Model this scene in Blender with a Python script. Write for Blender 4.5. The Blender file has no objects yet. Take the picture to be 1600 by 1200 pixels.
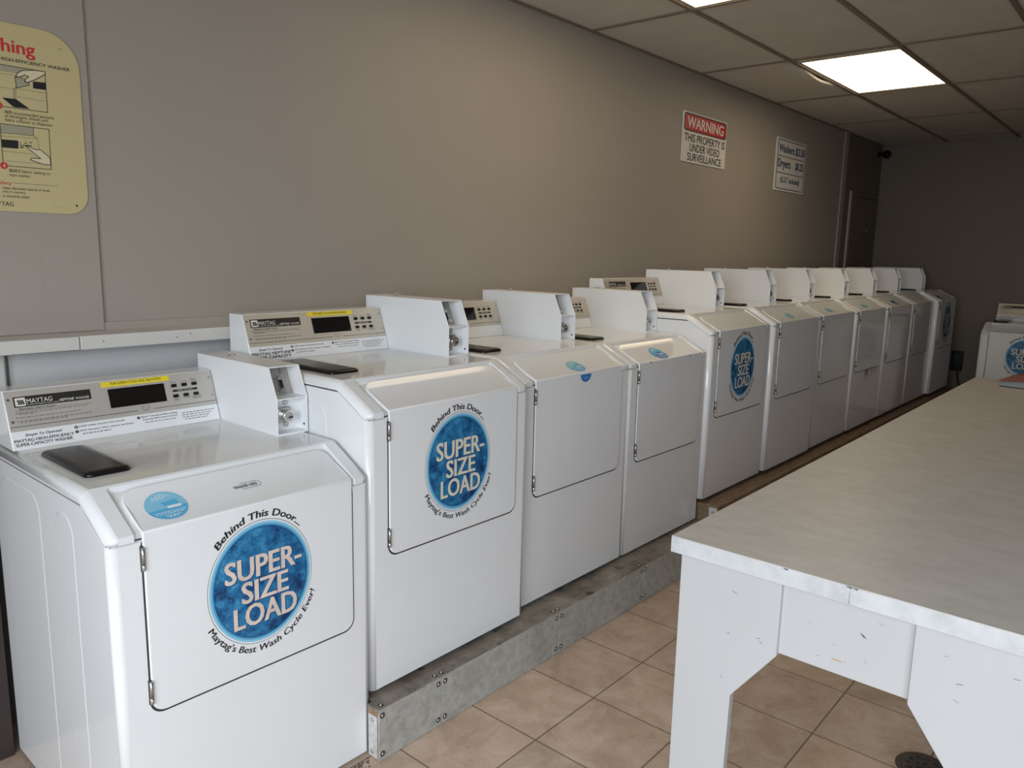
import bpy, bmesh, math, random
from mathutils import Vector, Matrix
random.seed(7)
S = bpy.context.scene
COL = S.collection
R = math.radians

# ------------------------------------------------------------------ camera
F_PX = 1204.756
yaw, pitch, roll = R(-49.2277), R(-9.7585), R(1.229)
fwd = Vector((math.sin(-yaw) * math.cos(pitch), math.cos(yaw) * math.cos(pitch), math.sin(pitch)))
rgt = Vector((math.cos(yaw), math.sin(yaw), 0))
upv = rgt.cross(fwd)
r2 = rgt * math.cos(roll) + upv * math.sin(roll)
u2 = -rgt * math.sin(roll) + upv * math.cos(roll)
cam_d = bpy.data.cameras.new('camera')
cam = bpy.data.objects.new('camera', cam_d)
COL.objects.link(cam)
mw = Matrix((r2, u2, -fwd)).transposed().to_4x4()
mw.translation = Vector((-0.608, -1.6287, 1.4525))
cam.matrix_world = mw
cam_d.sensor_width = 36
cam_d.lens = F_PX / 1600 * 36
cam_d.clip_start = 0.02
S.camera = cam

# ------------------------------------------------------------------ world, daylight, exposure
wd = bpy.data.worlds.new('world'); S.world = wd; wd.use_nodes = True
wd.node_tree.nodes['Background'].inputs[0].default_value = (0.80, 0.90, 1.0, 1)
wd.node_tree.nodes['Background'].inputs[1].default_value = 0.35
vs = S.view_settings
vs.view_transform = 'Standard'; vs.look = 'None'; vs.gamma = 1; vs.use_curve_mapping = False
vs.exposure = 0.0
S.cycles.max_bounces = 10
S.cycles.diffuse_bounces = 5
S.cycles.sample_clamp_indirect = 6
DAY_A, DAY_B = 78.0, 37.0        # daylight through the two storefront windows
TROF = 4.6        # ceiling lamp diffusers


def area(name, loc, rot, sx, sy, power, color, spread):
    l = bpy.data.lights.new(name, 'AREA')
    l.shape = 'RECTANGLE'; l.size = sx; l.size_y = sy; l.energy = power; l.color = color
    o = bpy.data.objects.new(name, l); COL.objects.link(o)
    o.location = loc; o.rotation_euler = rot
    l.spread = R(spread)
    return o


# room numbers
XF, XB = -2.6, 8.2           # storefront wall, far wall
YW, YR = 0.938, -3.3         # wall behind the washers, opposite wall
ZC = 2.6157
area('daylight_front', (XF + 0.12, -1.75, 1.6), (0, R(-58), 0), 1.6, 1.8, DAY_A, (0.87, 0.935, 1.0), 140)
area('daylight_side', (-1.65, YR + 0.12, 1.55), (R(54), 0, R(-28)), 1.8, 1.6, DAY_B, (0.82, 0.915, 1.0), 118)

# ------------------------------------------------------------------ materials
MAT = {}


def lin(c):
    return tuple(((v / 12.92) if v <= 0.04045 else ((v + 0.055) / 1.055) ** 2.4) for v in c)


def mat(name, col, rough=0.5, metal=0.0, noise=0.0, nscale=20.0, bump=0.0, bscale=200.0, spec=0.5, emit=0, ecol=None, coat=0.0, stretch=None):
    m = bpy.data.materials.new(name); m.use_nodes = True
    nt = m.node_tree; b = nt.nodes['Principled BSDF']
    b.inputs['Base Color'].default_value = (*col, 1)
    b.inputs['Roughness'].default_value = rough
    b.inputs['Metallic'].default_value = metal
    b.inputs['Specular IOR Level'].default_value = spec
    b.inputs['Coat Weight'].default_value = coat
    if emit:
        b.inputs['Emission Color'].default_value = (*(ecol or col), 1)
        b.inputs['Emission Strength'].default_value = emit
    co = None
    if noise or bump:
        co = nt.nodes.new('ShaderNodeTexCoord')
        src = co.outputs['Object']
        if stretch:
            mp = nt.nodes.new('ShaderNodeMapping'); mp.inputs['Scale'].default_value = stretch
            nt.links.new(src, mp.inputs[0]); src = mp.outputs[0]
    if noise:
        n = nt.nodes.new('ShaderNodeTexNoise'); n.inputs['Scale'].default_value = nscale
        n.inputs['Detail'].default_value = 6
        nt.links.new(src, n.inputs['Vector'])
        r = nt.nodes.new('ShaderNodeValToRGB')
        r.color_ramp.elements[0].position = 0.3; r.color_ramp.elements[1].position = 0.7
        r.color_ramp.elements[0].color = (*[max(0, v * (1 - noise)) for v in col], 1)
        r.color_ramp.elements[1].color = (*[min(1, v * (1 + noise)) for v in col], 1)
        nt.links.new(n.outputs['Fac'], r.inputs[0]); nt.links.new(r.outputs[0], b.inputs['Base Color'])
    if bump:
        n2 = nt.nodes.new('ShaderNodeTexNoise'); n2.inputs['Scale'].default_value = bscale
        nt.links.new(src, n2.inputs['Vector'])
        bp = nt.nodes.new('ShaderNodeBump'); bp.inputs['Strength'].default_value = bump
        bp.inputs['Distance'].default_value = 0.002
        nt.links.new(n2.outputs['Fac'], bp.inputs['Height']); nt.links.new(bp.outputs[0], b.inputs['Normal'])
    MAT[name] = m
    return m


mat('enamel', (0.78, 0.79, 0.80), 0.1, noise=0.015, nscale=3, spec=0.5)
mat('box_white', (0.80, 0.81, 0.82), 0.33)
mat('gap', (0.035, 0.033, 0.032), 0.7)
mat('groove', (0.25, 0.25, 0.25), 0.6)
mat('black_plastic', (0.008, 0.007, 0.007), 0.22, spec=0.3)
mat('display', (0.006, 0.005, 0.005), 0.12)
mat('plate_cool_lit', (0.53, 0.50, 0.46), 0.42, 0.35, noise=0.03, nscale=8)  # same champagne metal as the other plate, cool light put into the colour
mat('plate_warm_lit', (0.58, 0.53, 0.44), 0.42, 0.3, noise=0.03, nscale=8)  # warm light put into the colour of the same plate metal
mat('ink', (0.012, 0.011, 0.012), 0.6)
mat('ink_grey', (0.16, 0.15, 0.14), 0.6)
mat('brand_black', (0.02, 0.017, 0.016), 0.45)
mat('brand_white', (0.70, 0.68, 0.62), 0.5)
mat('yellow', (0.78, 0.62, 0.03), 0.5)
mat('steel', (0.55, 0.54, 0.52), 0.32, 1.0)
mat('chrome', (0.75, 0.75, 0.75), 0.16, 1.0)
mat('slide_steel', (0.42, 0.40, 0.37), 0.42, 0.7, noise=0.1, nscale=30)
mat('decal_pink', (0.68, 0.56, 0.49), 0.5, noise=0.12, nscale=25)
mat('decal_cream', (0.70, 0.66, 0.54), 0.5)
mat('cyan', (0.10, 0.42, 0.68), 0.4)
mat('cyan_light', (0.23, 0.53, 0.72), 0.4)
mat('cyan_mid', (0.07, 0.33, 0.56), 0.4)
mat('navy', (0.01, 0.07, 0.20), 0.4)
mat('stick_white', (0.75, 0.80, 0.83), 0.45)
mat('stick_blue', (0.03, 0.18, 0.50), 0.4)
mat('stick_aqua', (0.25, 0.52, 0.62), 0.4)
mat('wall_paint', (0.365, 0.328, 0.285), 0.55, noise=0.03, nscale=1.5, bump=0.08, bscale=120)
mat('trim_paint_lit', (0.62, 0.60, 0.575), 0.5, noise=0.03, nscale=4)  # wall taupe made paler; the daylight is put into the colour
mat('lower_paint_lit', (0.60, 0.595, 0.59), 0.5, noise=0.03, nscale=4)  # same taupe as the wall, lightened and cooled as if daylit
mat('far_dark', (0.17, 0.135, 0.105), 0.55, noise=0.04, nscale=1.5)  # darker taupe than the long wall
mat('shade_panel', (0.035, 0.022, 0.022), 0.5)  # added dark block beside the first washer, standing in for shade
mat('dark_paint_and_shade', (0.13, 0.10, 0.085), 0.6)  # dark wall paint; below the ledge it stands in for shade
mat('tbar', (0.21, 0.17, 0.13), 0.5)
mat('tile_ceiling', (0.58, 0.545, 0.50), 0.9, noise=0.05, nscale=5, bump=0.35, bscale=90)
mat('void', (0.02, 0.018, 0.016), 0.9)
mat('lamp_lens', (0.9, 0.88, 0.82), 0.5, emit=TROF, ecol=(1.0, 0.81, 0.54))
mat('lamp_frame', (0.55, 0.52, 0.46), 0.4)
mat('white_board', (0.45, 0.45, 0.455), 0.42, noise=0.02, nscale=4, bump=0.1, bscale=60)
mat('board_edge', (0.42, 0.41, 0.40), 0.5)
mat('chip', (0.42, 0.30, 0.17), 0.8)
mat('scuff', (0.10, 0.09, 0.09), 0.8)
mat('wood_edge', (0.30, 0.17, 0.09), 0.7, noise=0.25, nscale=40)
mat('plinth_board', (0.20, 0.135, 0.085), 0.6, noise=0.35, nscale=12, stretch=(1, 4, 4))
mat('red_cover', (0.15, 0.035, 0.022), 0.5)
mat('page_grey', (0.20, 0.225, 0.23), 0.6)
mat('sign_white', (0.74, 0.72, 0.70), 0.4)
mat('sign_red', (0.50, 0.035, 0.035), 0.4)
mat('sign_blue', (0.02, 0.06, 0.16), 0.4)
mat('poster', (0.57, 0.49, 0.26), 0.4)
mat('poster_light', (0.70, 0.63, 0.42), 0.4)
mat('poster_grey', (0.36, 0.34, 0.24), 0.5)
mat('poster_red', (0.55, 0.04, 0.035), 0.5)
mat('poster_orange', (0.50, 0.10, 0.05), 0.5)
mat('camera_black', (0.006, 0.006, 0.006), 0.3)
mat('rubber', (0.015, 0.015, 0.015), 0.6)
mat('drain_metal', (0.10, 0.085, 0.08), 0.45, 0.6, noise=0.3, nscale=60)
mat('dirt', (0.10, 0.085, 0.075), 0.9)
mat('aluminium', (0.4, 0.4, 0.4), 0.35, 0.8)

# decal water: deep blue with foam and bubbles
m = mat('water_blue', (0.02, 0.16, 0.36), 0.4)
nt = m.node_tree; b = nt.nodes['Principled BSDF']
tc = nt.nodes.new('ShaderNodeTexCoord')
n1 = nt.nodes.new('ShaderNodeTexNoise'); n1.inputs['Scale'].default_value = 26; n1.inputs['Detail'].default_value = 8; n1.inputs['Roughness'].default_value = 0.7
rp = nt.nodes.new('ShaderNodeValToRGB')
rp.color_ramp.elements[0].position = 0.38; rp.color_ramp.elements[0].color = (0.004, 0.03, 0.11, 1)
rp.color_ramp.elements[1].position = 0.66; rp.color_ramp.elements[1].color = (0.05, 0.30, 0.52, 1)
e = rp.color_ramp.elements.new(0.5); e.color = (0.012, 0.13, 0.31, 1)
n2 = nt.nodes.new('ShaderNodeTexVoronoi'); n2.inputs['Scale'].default_value = 130
r2n = nt.nodes.new('ShaderNodeValToRGB')
r2n.color_ramp.elements[0].position = 0.05; r2n.color_ramp.elements[0].color = (0.35, 0.35, 0.35, 1)
r2n.color_ramp.elements[1].position = 0.28; r2n.color_ramp.elements[1].color = (0, 0, 0, 1)
n3 = nt.nodes.new('ShaderNodeTexNoise'); n3.inputs['Scale'].default_value = 9
mul = nt.nodes.new('ShaderNodeMath'); mul.operation = 'MULTIPLY'
mr = nt.nodes.new('ShaderNodeMapRange'); mr.inputs[1].default_value = 0.5; mr.inputs[2].default_value = 0.66
mx = nt.nodes.new('ShaderNodeMix'); mx.data_type = 'RGBA'; mx.inputs[7].default_value = (0.30, 0.62, 0.80, 1)
for nn in (n1, n2, n3):
    nt.links.new(tc.outputs['Object'], nn.inputs['Vector'])
nt.links.new(n1.outputs['Fac'], rp.inputs[0]); nt.links.new(n2.outputs['Distance'], r2n.inputs[0])
nt.links.new(n3.outputs['Fac'], mr.inputs[0]); nt.links.new(r2n.outputs[0], mul.inputs[0]); nt.links.new(mr.outputs[0], mul.inputs[1])
nt.links.new(mul.outputs[0], mx.inputs[0]); nt.links.new(rp.outputs[0], mx.inputs[6]); nt.links.new(mx.outputs[2], b.inputs['Base Color'])

# floor tiles
m = mat('floor_tile', (0.3, 0.2, 0.14), 0.42)
nt = m.node_tree; b = nt.nodes['Principled BSDF']
geo = nt.nodes.new('ShaderNodeNewGeometry')
mp = nt.nodes.new('ShaderNodeMapping'); mp.inputs['Location'].default_value = (-1.0538 + 0.3047 * 20, 0.3201 + 0.3051 * 30, 0)
br = nt.nodes.new('ShaderNodeTexBrick'); br.offset = 0; br.squash = 1
br.inputs['Scale'].default_value = 1; br.inputs['Mortar Size'].default_value = 0.0028; br.inputs['Mortar Smooth'].default_value = 0.3
br.inputs['Brick Width'].default_value = 0.3047; br.inputs['Row Height'].default_value = 0.3051
br.inputs['Color1'].default_value = (0.90, 0.90, 0.90, 1); br.inputs['Color2'].default_value = (1.06, 1.03, 1.0, 1); br.inputs['Mortar'].default_value = (0.36, 0.33, 0.32, 1)
nz = nt.nodes.new('ShaderNodeTexNoise'); nz.inputs['Scale'].default_value = 8; nz.inputs['Detail'].default_value = 10; nz.inputs['Roughness'].default_value = 0.7; nz.inputs['Distortion'].default_value = 0.6
rp = nt.nodes.new('ShaderNodeValToRGB')
rp.color_ramp.elements[0].position = 0.34; rp.color_ramp.elements[0].color = (0.385, 0.28, 0.21, 1)
rp.color_ramp.elements[1].position = 0.66; rp.color_ramp.elements[1].color = (0.55, 0.44, 0.355, 1)
e = rp.color_ramp.elements.new(0.5); e.color = (0.46, 0.35, 0.27, 1)
vn = nt.nodes.new('ShaderNodeTexNoise'); vn.inputs['Scale'].default_value = 5; vn.inputs['Detail'].default_value = 3; vn.inputs['Distortion'].default_value = 1.6
vr = nt.nodes.new('ShaderNodeValToRGB')
for i, (p, c) in enumerate([(0.488, 0), (0.5, 0.24), (0.512, 0)]):
    if i < 2:
        vr.color_ramp.elements[i].position = p; vr.color_ramp.elements[i].color = (c, c, c, 1)
    else:
        e = vr.color_ramp.elements.new(p); e.color = (c, c, c, 1)
vm = nt.nodes.new('ShaderNodeMix'); vm.data_type = 'RGBA'; vm.inputs[7].default_value = (0.64, 0.54, 0.46, 1)
mm = nt.nodes.new('ShaderNodeMix'); mm.data_type = 'RGBA'; mm.blend_type = 'MULTIPLY'; mm.inputs[0].default_value = 1
bp = nt.nodes.new('ShaderNodeBump'); bp.inputs['Strength'].default_value = 0.5; bp.inputs['Distance'].default_value = 0.003; bp.invert = True
ad = nt.nodes.new('ShaderNodeMath'); ad.operation = 'MULTIPLY_ADD'; ad.inputs[1].default_value = -0.35
nt.links.new(geo.outputs['Position'], mp.inputs[0]); nt.links.new(mp.outputs[0], br.inputs['Vector'])
nt.links.new(geo.outputs['Position'], nz.inputs['Vector']); nt.links.new(geo.outputs['Position'], vn.inputs['Vector'])
nt.links.new(nz.outputs['Fac'], rp.inputs[0]); nt.links.new(vn.outputs['Fac'], vr.inputs[0]); nt.links.new(vr.outputs[0], vm.inputs[0])
nt.links.new(rp.outputs[0], vm.inputs[6]); nt.links.new(vm.outputs[2], mm.inputs[6]); nt.links.new(br.outputs['Color'], mm.inputs[7])
nt.links.new(mm.outputs[2], b.inputs['Base Color'])
nt.links.new(nz.outputs['Fac'], ad.inputs[0]); nt.links.new(br.outputs['Fac'], ad.inputs[2]); nt.links.new(ad.outputs[0], bp.inputs['Height']); nt.links.new(bp.outputs[0], b.inputs['Normal'])


def ramp_mat(name, rough, metal, scale, stretch, stops, detail=8, spots=None, bump=0.0, rot=0.0):
    m = mat(name, (0.5, 0.5, 0.5), rough, metal)
    nt = m.node_tree; b = nt.nodes['Principled BSDF']
    tc = nt.nodes.new('ShaderNodeTexCoord'); mp = nt.nodes.new('ShaderNodeMapping'); mp.inputs['Scale'].default_value = stretch
    mp.inputs['Rotation'].default_value = (0, 0, rot)
    n = nt.nodes.new('ShaderNodeTexNoise'); n.inputs['Scale'].default_value = scale; n.inputs['Detail'].default_value = detail; n.inputs['Roughness'].default_value = 0.65
    r = nt.nodes.new('ShaderNodeValToRGB')
    els = r.color_ramp.elements
    els[0].position, els[0].color = stops[0][0], (*stops[0][1], 1)
    els[1].position, els[1].color = stops[-1][0], (*stops[-1][1], 1)
    for p, c in stops[1:-1]:
        e = els.new(p); e.color = (*c, 1)
    nt.links.new(tc.outputs['Object'], mp.inputs[0]); nt.links.new(mp.outputs[0], n.inputs['Vector']); nt.links.new(n.outputs['Fac'], r.inputs[0])
    out = r.outputs[0]
    if spots:
        n2 = nt.nodes.new('ShaderNodeTexNoise'); n2.inputs['Scale'].default_value = spots[0]; n2.inputs['Detail'].default_value = 5
        mr = nt.nodes.new('ShaderNodeMapRange'); mr.inputs[1].default_value = spots[1]; mr.inputs[2].default_value = spots[2]
        mx = nt.nodes.new('ShaderNodeMix'); mx.data_type = 'RGBA'; mx.inputs[7].default_value = (*spots[3], 1)
        nt.links.new(tc.outputs['Object'], n2.inputs['Vector']); nt.links.new(n2.outputs['Fac'], mr.inputs[0]); nt.links.new(mr.outputs[0], mx.inputs[0])
        nt.links.new(out, mx.inputs[6]); out = mx.outputs[2]
    nt.links.new(out, b.inputs['Base Color'])
    if bump:
        bp = nt.nodes.new('ShaderNodeBump'); bp.inputs['Strength'].default_value = bump; bp.inputs['Distance'].default_value = 0.001
        nt.links.new(n.outputs['Fac'], bp.inputs['Height']); nt.links.new(bp.outputs[0], b.inputs['Normal'])


ramp_mat('laminate', 0.38, 0, 17, (1.7, 0.85, 1.7), [(0.3, (0.485, 0.465, 0.44)), (0.52, (0.55, 0.53, 0.50)), (0.74, (0.60, 0.585, 0.56))], rot=R(38))
ramp_mat('laminate_edge', 0.38, 0, 22, (1, 1, 1), [(0.30, (0.40, 0.41, 0.42)), (0.5, (0.50, 0.51, 0.52)), (0.7, (0.55, 0.56, 0.57))])
ramp_mat('galvanised', 0.5, 0.2, 34, (1, 1, 1), [(0.3, (0.33, 0.325, 0.30)), (0.5, (0.43, 0.43, 0.40)), (0.7, (0.52, 0.52, 0.49))], spots=(4, 0.56, 0.74, (0.28, 0.26, 0.22)), bump=0.3)
ramp_mat('galvanised_bright', 0.5, 0.2, 50, (1, 1, 1), [(0.3, (0.42, 0.43, 0.43)), (0.7, (0.66, 0.67, 0.67))])
ramp_mat('plinth_top', 0.6, 0.1, 9, (1, 1, 1), [(0.3, (0.09, 0.075, 0.06)), (0.55, (0.23, 0.20, 0.165)), (0.75, (0.34, 0.32, 0.28))], spots=(14, 0.62, 0.72, (0.05, 0.04, 0.03)))


# ------------------------------------------------------------------ mesh building helpers
class MB:
    """collects shapes in one bmesh and links them as ONE mesh object"""

    def __init__(s):
        s.bm = bmesh.new(); s.mats = []

    def mi(s, name):
        if name not in s.mats:
            s.mats.append(name)
        return s.mats.index(name)

    def face(s, pts, mname):
        vs_ = [s.bm.verts.new(p) for p in pts]
        f = s.bm.faces.new(vs_); f.material_index = s.mi(mname)
        return f

    def prism(s, pts, vec, mname, bevel=0, seg=2, pred=None):
        """closed solid: polygon pts swept by vec"""
        vec = Vector(vec); i = s.mi(mname)
        a = [s.bm.verts.new(Vector(p)) for p in pts]; b_ = [s.bm.verts.new(Vector(p) + vec) for p in pts]
        fs = [s.bm.faces.new(a), s.bm.faces.new(b_[::-1])]
        n = len(pts)
        for k in range(n):
            fs.append(s.bm.faces.new((a[k], b_[k], b_[(k + 1) % n], a[(k + 1) % n])))
        for f in fs:
            f.material_index = i
        bmesh.ops.recalc_face_normals(s.bm, faces=fs)
        if bevel:
            es = set(e for f in fs for e in f.edges)
            if pred:
                es = [e for e in es if pred(e.verts[0].co, e.verts[1].co)]
            res = bmesh.ops.bevel(s.bm, geom=list(es), offset=bevel, segments=seg, profile=0.5, affect='EDGES', clamp_overlap=True)
            for f in res['faces']:
                f.material_index = i; f.smooth = True
        return fs

    def box(s, lo, hi, mname, bevel=0, seg=2, pred=None):
        x0, y0, z0 = lo; x1, y1, z1 = hi
        return s.prism([(x0, y0, z0), (x1, y0, z0), (x1, y1, z0), (x0, y1, z0)], (0, 0, z1 - z0), mname, bevel, seg, pred)

    def cyl(s, c, axis, r, length, mname, n=20, r_end=None, bevel=0):
        c = Vector(c); a = Vector(axis).normalized()
        t = a.orthogonal().normalized(); w = a.cross(t)
        r_end = r if r_end is None else r_end
        i = s.mi(mname)
        A = [s.bm.verts.new(c + (t * math.cos(2 * math.pi * k / n) + w * math.sin(2 * math.pi * k / n)) * r) for k in range(n)]
        B = [s.bm.verts.new(c + a * length + (t * math.cos(2 * math.pi * k / n) + w * math.sin(2 * math.pi * k / n)) * r_end) for k in range(n)]
        fs = [s.bm.faces.new(A), s.bm.faces.new(B[::-1])]
        for k in range(n):
            f = s.bm.faces.new((A[k], B[k], B[(k + 1) % n], A[(k + 1) % n])); f.smooth = True; fs.append(f)
        for f in fs:
            f.material_index = i
        bmesh.ops.recalc_face_normals(s.bm, faces=fs)
        if bevel:
            es = [e for e in fs[1].edges]
            res = bmesh.ops.bevel(s.bm, geom=es, offset=bevel, segments=2, profile=0.5, affect='EDGES')
            for f in res['faces']:
                f.material_index = i; f.smooth = True

    def loft(s, rings, mname, smooth=False, caps=True):
        """rings: equal-length closed loops of points"""
        i = s.mi(mname); fs = []
        V = [[s.bm.verts.new(Vector(p)) for p in r] for r in rings]
        n = len(rings[0])
        for a, b_ in zip(V, V[1:]):
            for k in range(n):
                q = (a[k], b_[k], b_[(k + 1) % n], a[(k + 1) % n])
                if (q[0].co - q[1].co).length < 1e-6 and (q[2].co - q[3].co).length < 1e-6:
                    continue
                f = s.bm.faces.new(q); f.smooth = smooth; f.material_index = i; fs.append(f)
        if caps:
            for r in (V[0], V[-1][::-1]):
                f = s.bm.faces.new(r); f.material_index = i; fs.append(f)
        vs_ = list({v for f in fs for v in f.verts} | {v for r in V for v in r})
        bmesh.ops.remove_doubles(s.bm, verts=vs_, dist=1e-5)
        fs = [f for f in fs if f.is_valid]
        bmesh.ops.recalc_face_normals(s.bm, faces=fs)
        return fs

    def flat(s, polys, frame, mname, h=0.0005):
        """2D polygons [(u,v)...] laid on a surface by frame(u,v,h)"""
        for p in polys:
            if len(p) >= 3:
                try:
                    s.face([frame(u, v, h) for u, v in p], mname)
                except ValueError:
                    pass

    def text(s, body, frame, rect, mname, h=0.0007, bold=0.0, shear=0.0, warp=None):
        vs2, fs = glyphs(body, 0.0 if 'M' in body else min(bold, 0.010), shear)
        if not vs2:
            return
        x0 = min(v[0] for v in vs2); x1 = max(v[0] for v in vs2); y0 = min(v[1] for v in vs2); y1 = max(v[1] for v in vs2)
        a, b_, c, d = rect
        i = s.mi(mname)
        ex = max(0.0, bold - (0.0 if 'M' in body else 0.010)) * 0.8
        for k, sh in enumerate((0.0, -ex, ex) if ex > 0 else (0.0,)):
            V = []
            for (x, y) in vs2:
                t = (x + sh - x0) / max(x1 - x0, 1e-6); q = (y - y0) / max(y1 - y0, 1e-6)
                u, v = a + (c - a) * t, b_ + (d - b_) * q
                if warp:
                    u, v = warp(t, q)
                V.append(s.bm.verts.new(frame(u, v, h + k * 0.00003)))
            for f in fs:
                try:
                    ff = s.bm.faces.new([V[k2] for k2 in f]); ff.material_index = i
                except ValueError:
                    pass

    def build(s, name, parent=None, off=None, smooth_angle=None):
        if off:
            bmesh.ops.translate(s.bm, verts=s.bm.verts, vec=off)
        me = bpy.data.meshes.new(name)
        s.bm.to_mesh(me); s.bm.free()
        for n in s.mats:
            me.materials.append(MAT[n])
        o = bpy.data.objects.new(name, me); COL.objects.link(o)
        if parent:
            o.parent = parent
        return o


_G = {}


def glyphs(body, bold=0.0, shear=0.0):
    k = (body, bold, shear)
    if k in _G:
        return _G[k]
    cu = bpy.data.curves.new('txt', 'FONT'); cu.body = body; cu.offset = bold; cu.shear = shear; cu.resolution_u = 3
    o = bpy.data.objects.new('txt', cu); COL.objects.link(o)
    bpy.context.view_layer.update()
    dg = bpy.context.evaluated_depsgraph_get()
    me = bpy.data.meshes.new_from_object(o.evaluated_get(dg))
    v = [(p.co.x, p.co.y) for p in me.vertices]; f = [tuple(p.vertices) for p in me.polygons]
    bpy.data.objects.remove(o); bpy.data.curves.remove(cu); bpy.data.meshes.remove(me)
    _G[k] = (v, f)
    return _G[k]


def rect(u0, v0, u1, v1):
    return [(u0, v0), (u1, v0), (u1, v1), (u0, v1)]


def rrect(u0, v0, u1, v1, r, n=6):
    p = []
    for cx, cy, a0 in ((u1 - r, v0 + r, -90), (u1 - r, v1 - r, 0), (u0 + r, v1 - r, 90), (u0 + r, v0 + r, 180)):
        for k in range(n + 1):
            a = R(a0 + 90 * k / n); p.append((cx + r * math.cos(a), cy + r * math.sin(a)))
    return p


def ell(cu, cv, ru, rv, n=64, a0=0, a1=360):
    return [(cu + ru * math.cos(R(a0 + (a1 - a0) * k / n)), cv + rv * math.sin(R(a0 + (a1 - a0) * k / n))) for k in range(n)]


def stroke(pts, w, closed=False):
    out = []
    seq = list(pts) + ([pts[0]] if closed else [])
    for (x0, y0), (x1, y1) in zip(seq, seq[1:]):
        dx, dy = x1 - x0, y1 - y0; L = math.hypot(dx, dy) or 1
        nx, ny = -dy / L * w / 2, dx / L * w / 2; ex, ey = dx / L * w * 0.4, dy / L * w * 0.4
        out.append([(x0 - ex + nx, y0 - ey + ny), (x0 - ex - nx, y0 - ey - ny), (x1 + ex - nx, y1 + ey - ny), (x1 + ex + nx, y1 + ey + ny)])
    return out


def thing(name, label, cat, loc=(0, 0, 0), rz=0, group=None):
    o = bpy.data.objects.new(name, None); COL.objects.link(o)
    o.empty_display_size = 0.1
    o.location = loc; o.rotation_euler = (0, 0, rz)
    return tag(o, label, cat, group)


def tag(o, label, cat, group=None):
    o['label'] = label; o['category'] = cat
    if group:
        o['group'] = group
    return o


def struct(mb, name, label=None, cat=None):
    o = mb.build(name); o['kind'] = 'structure'
    if label:
        o['label'] = label
    if cat:
        o['category'] = cat
    return o


# ------------------------------------------------------------------ the room
mb = MB(); mb.box((XF - 0.15, YR - 0.15, -0.1), (XB + 0.15, YW + 0.15, 0), 'floor_tile')
struct(mb, 'floor', 'brown stone-look square floor tiles with dark grout', 'floor')

mb = MB(); mb.box((XF - 0.15, YW, 0), (XB + 0.15, YW + 0.15, ZC + 0.2), 'wall_paint')
struct(mb, 'wall_left', 'long taupe painted wall behind the row of washers', 'wall')
mb = MB(); mb.box((XB, YR, 0), (XB + 0.15, YW, ZC + 0.2), 'far_dark')
struct(mb, 'wall_back', 'dark taupe wall at the far end of the room', 'wall')

# storefront wall with two glazed openings (behind the camera)
ZS, ZH = 0.35, 2.35
A0, A1, B0, B1 = -2.75, -0.8, -2.5, -0.7
mb = MB()
mb.box((XF - 0.15, YR, 0), (XF, YW, ZS), 'dark_paint_and_shade'); mb.box((XF - 0.15, YR, ZH), (XF, YW, ZC + 0.2), 'dark_paint_and_shade')
mb.box((XF - 0.15, YR, ZS), (XF, A0, ZH), 'dark_paint_and_shade'); mb.box((XF - 0.15, A1, ZS), (XF, YW, ZH), 'dark_paint_and_shade')
struct(mb, 'wall_front', 'storefront wall with a tall window', 'wall')
mb = MB()
mb.box((XF - 0.15, YR - 0.15, 0), (XB + 0.15, YR, ZS), 'dark_paint_and_shade'); mb.box((XF - 0.15, YR - 0.15, ZH), (XB + 0.15, YR, ZC + 0.2), 'dark_paint_and_shade')
mb.box((XF - 0.15, YR - 0.15, ZS), (B0, YR, ZH), 'dark_paint_and_shade'); mb.box((B1, YR - 0.15, ZS), (XB + 0.15, YR, ZH), 'dark_paint_and_shade')
struct(mb, 'wall_right', 'wall opposite the washers with a tall window', 'wall')
mg = bpy.data.materials.new('glass'); mg.use_nodes = True
nt = mg.node_tree; nt.nodes.remove(nt.nodes['Principled BSDF'])
tr = nt.nodes.new('ShaderNodeBsdfTransparent'); gl = nt.nodes.new('ShaderNodeBsdfGlossy'); gl.inputs['Roughness'].default_value = 0.02
ms = nt.nodes.new('ShaderNodeMixShader'); ms.inputs[0].default_value = 0.06
nt.links.new(tr.outputs[0], ms.inputs[1]); nt.links.new(gl.outputs[0], ms.inputs[2]); nt.links.new(ms.outputs[0], nt.nodes['Material Output'].inputs[0])
MAT['glass'] = mg
for k in range(2):
    a, c = ((A0, A1), (B0, B1))[k]
    mb = MB()
    for lo, hi, d0, d1, mn in (((a, ZS), (c, ZS + 0.05), .04, .11, 'aluminium'), ((a, ZH - 0.05), (c, ZH), .04, .11, 'aluminium'), ((a, ZS + 0.05), (a + 0.05, ZH - 0.05), .04, .11, 'aluminium'),
                               ((c - 0.05, ZS + 0.05), (c, ZH - 0.05), .04, .11, 'aluminium'), ((a + 0.05, ZS + 0.05), (c - 0.05, ZH - 0.05), .074, .08, 'glass')):
        if k == 0:
            mb.box((XF - d1, lo[0], lo[1]), (XF - d0, hi[0], hi[1]), mn)
        else:
            mb.box((lo[0], YR - d1, lo[1]), (hi[0], YR - d0, hi[1]), mn)
    struct(mb, 'window_%d' % (k + 1), 'tall storefront window with an aluminium frame', 'window')

# raised wall panel at the near end, with a lapped edge
mb = MB()
mb.box((XF + 0.4, YW - 0.012, 1.18), (0.385, YW - 0.0005, ZC - 0.002), 'wall_paint', 0.002, 1)
mb.box((0.385, YW - 0.008, 1.18), (7.0, YW - 0.0005, 1.205), 'wall_paint')
mb.box((0.2185, YW - 0.0124, 1.18), (0.2215, YW - 0.0115, 1.62), 'wall_paint')
struct(mb, 'trim_1', 'painted wall panel overlapping the wall at the near end', 'wall panel')
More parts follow.
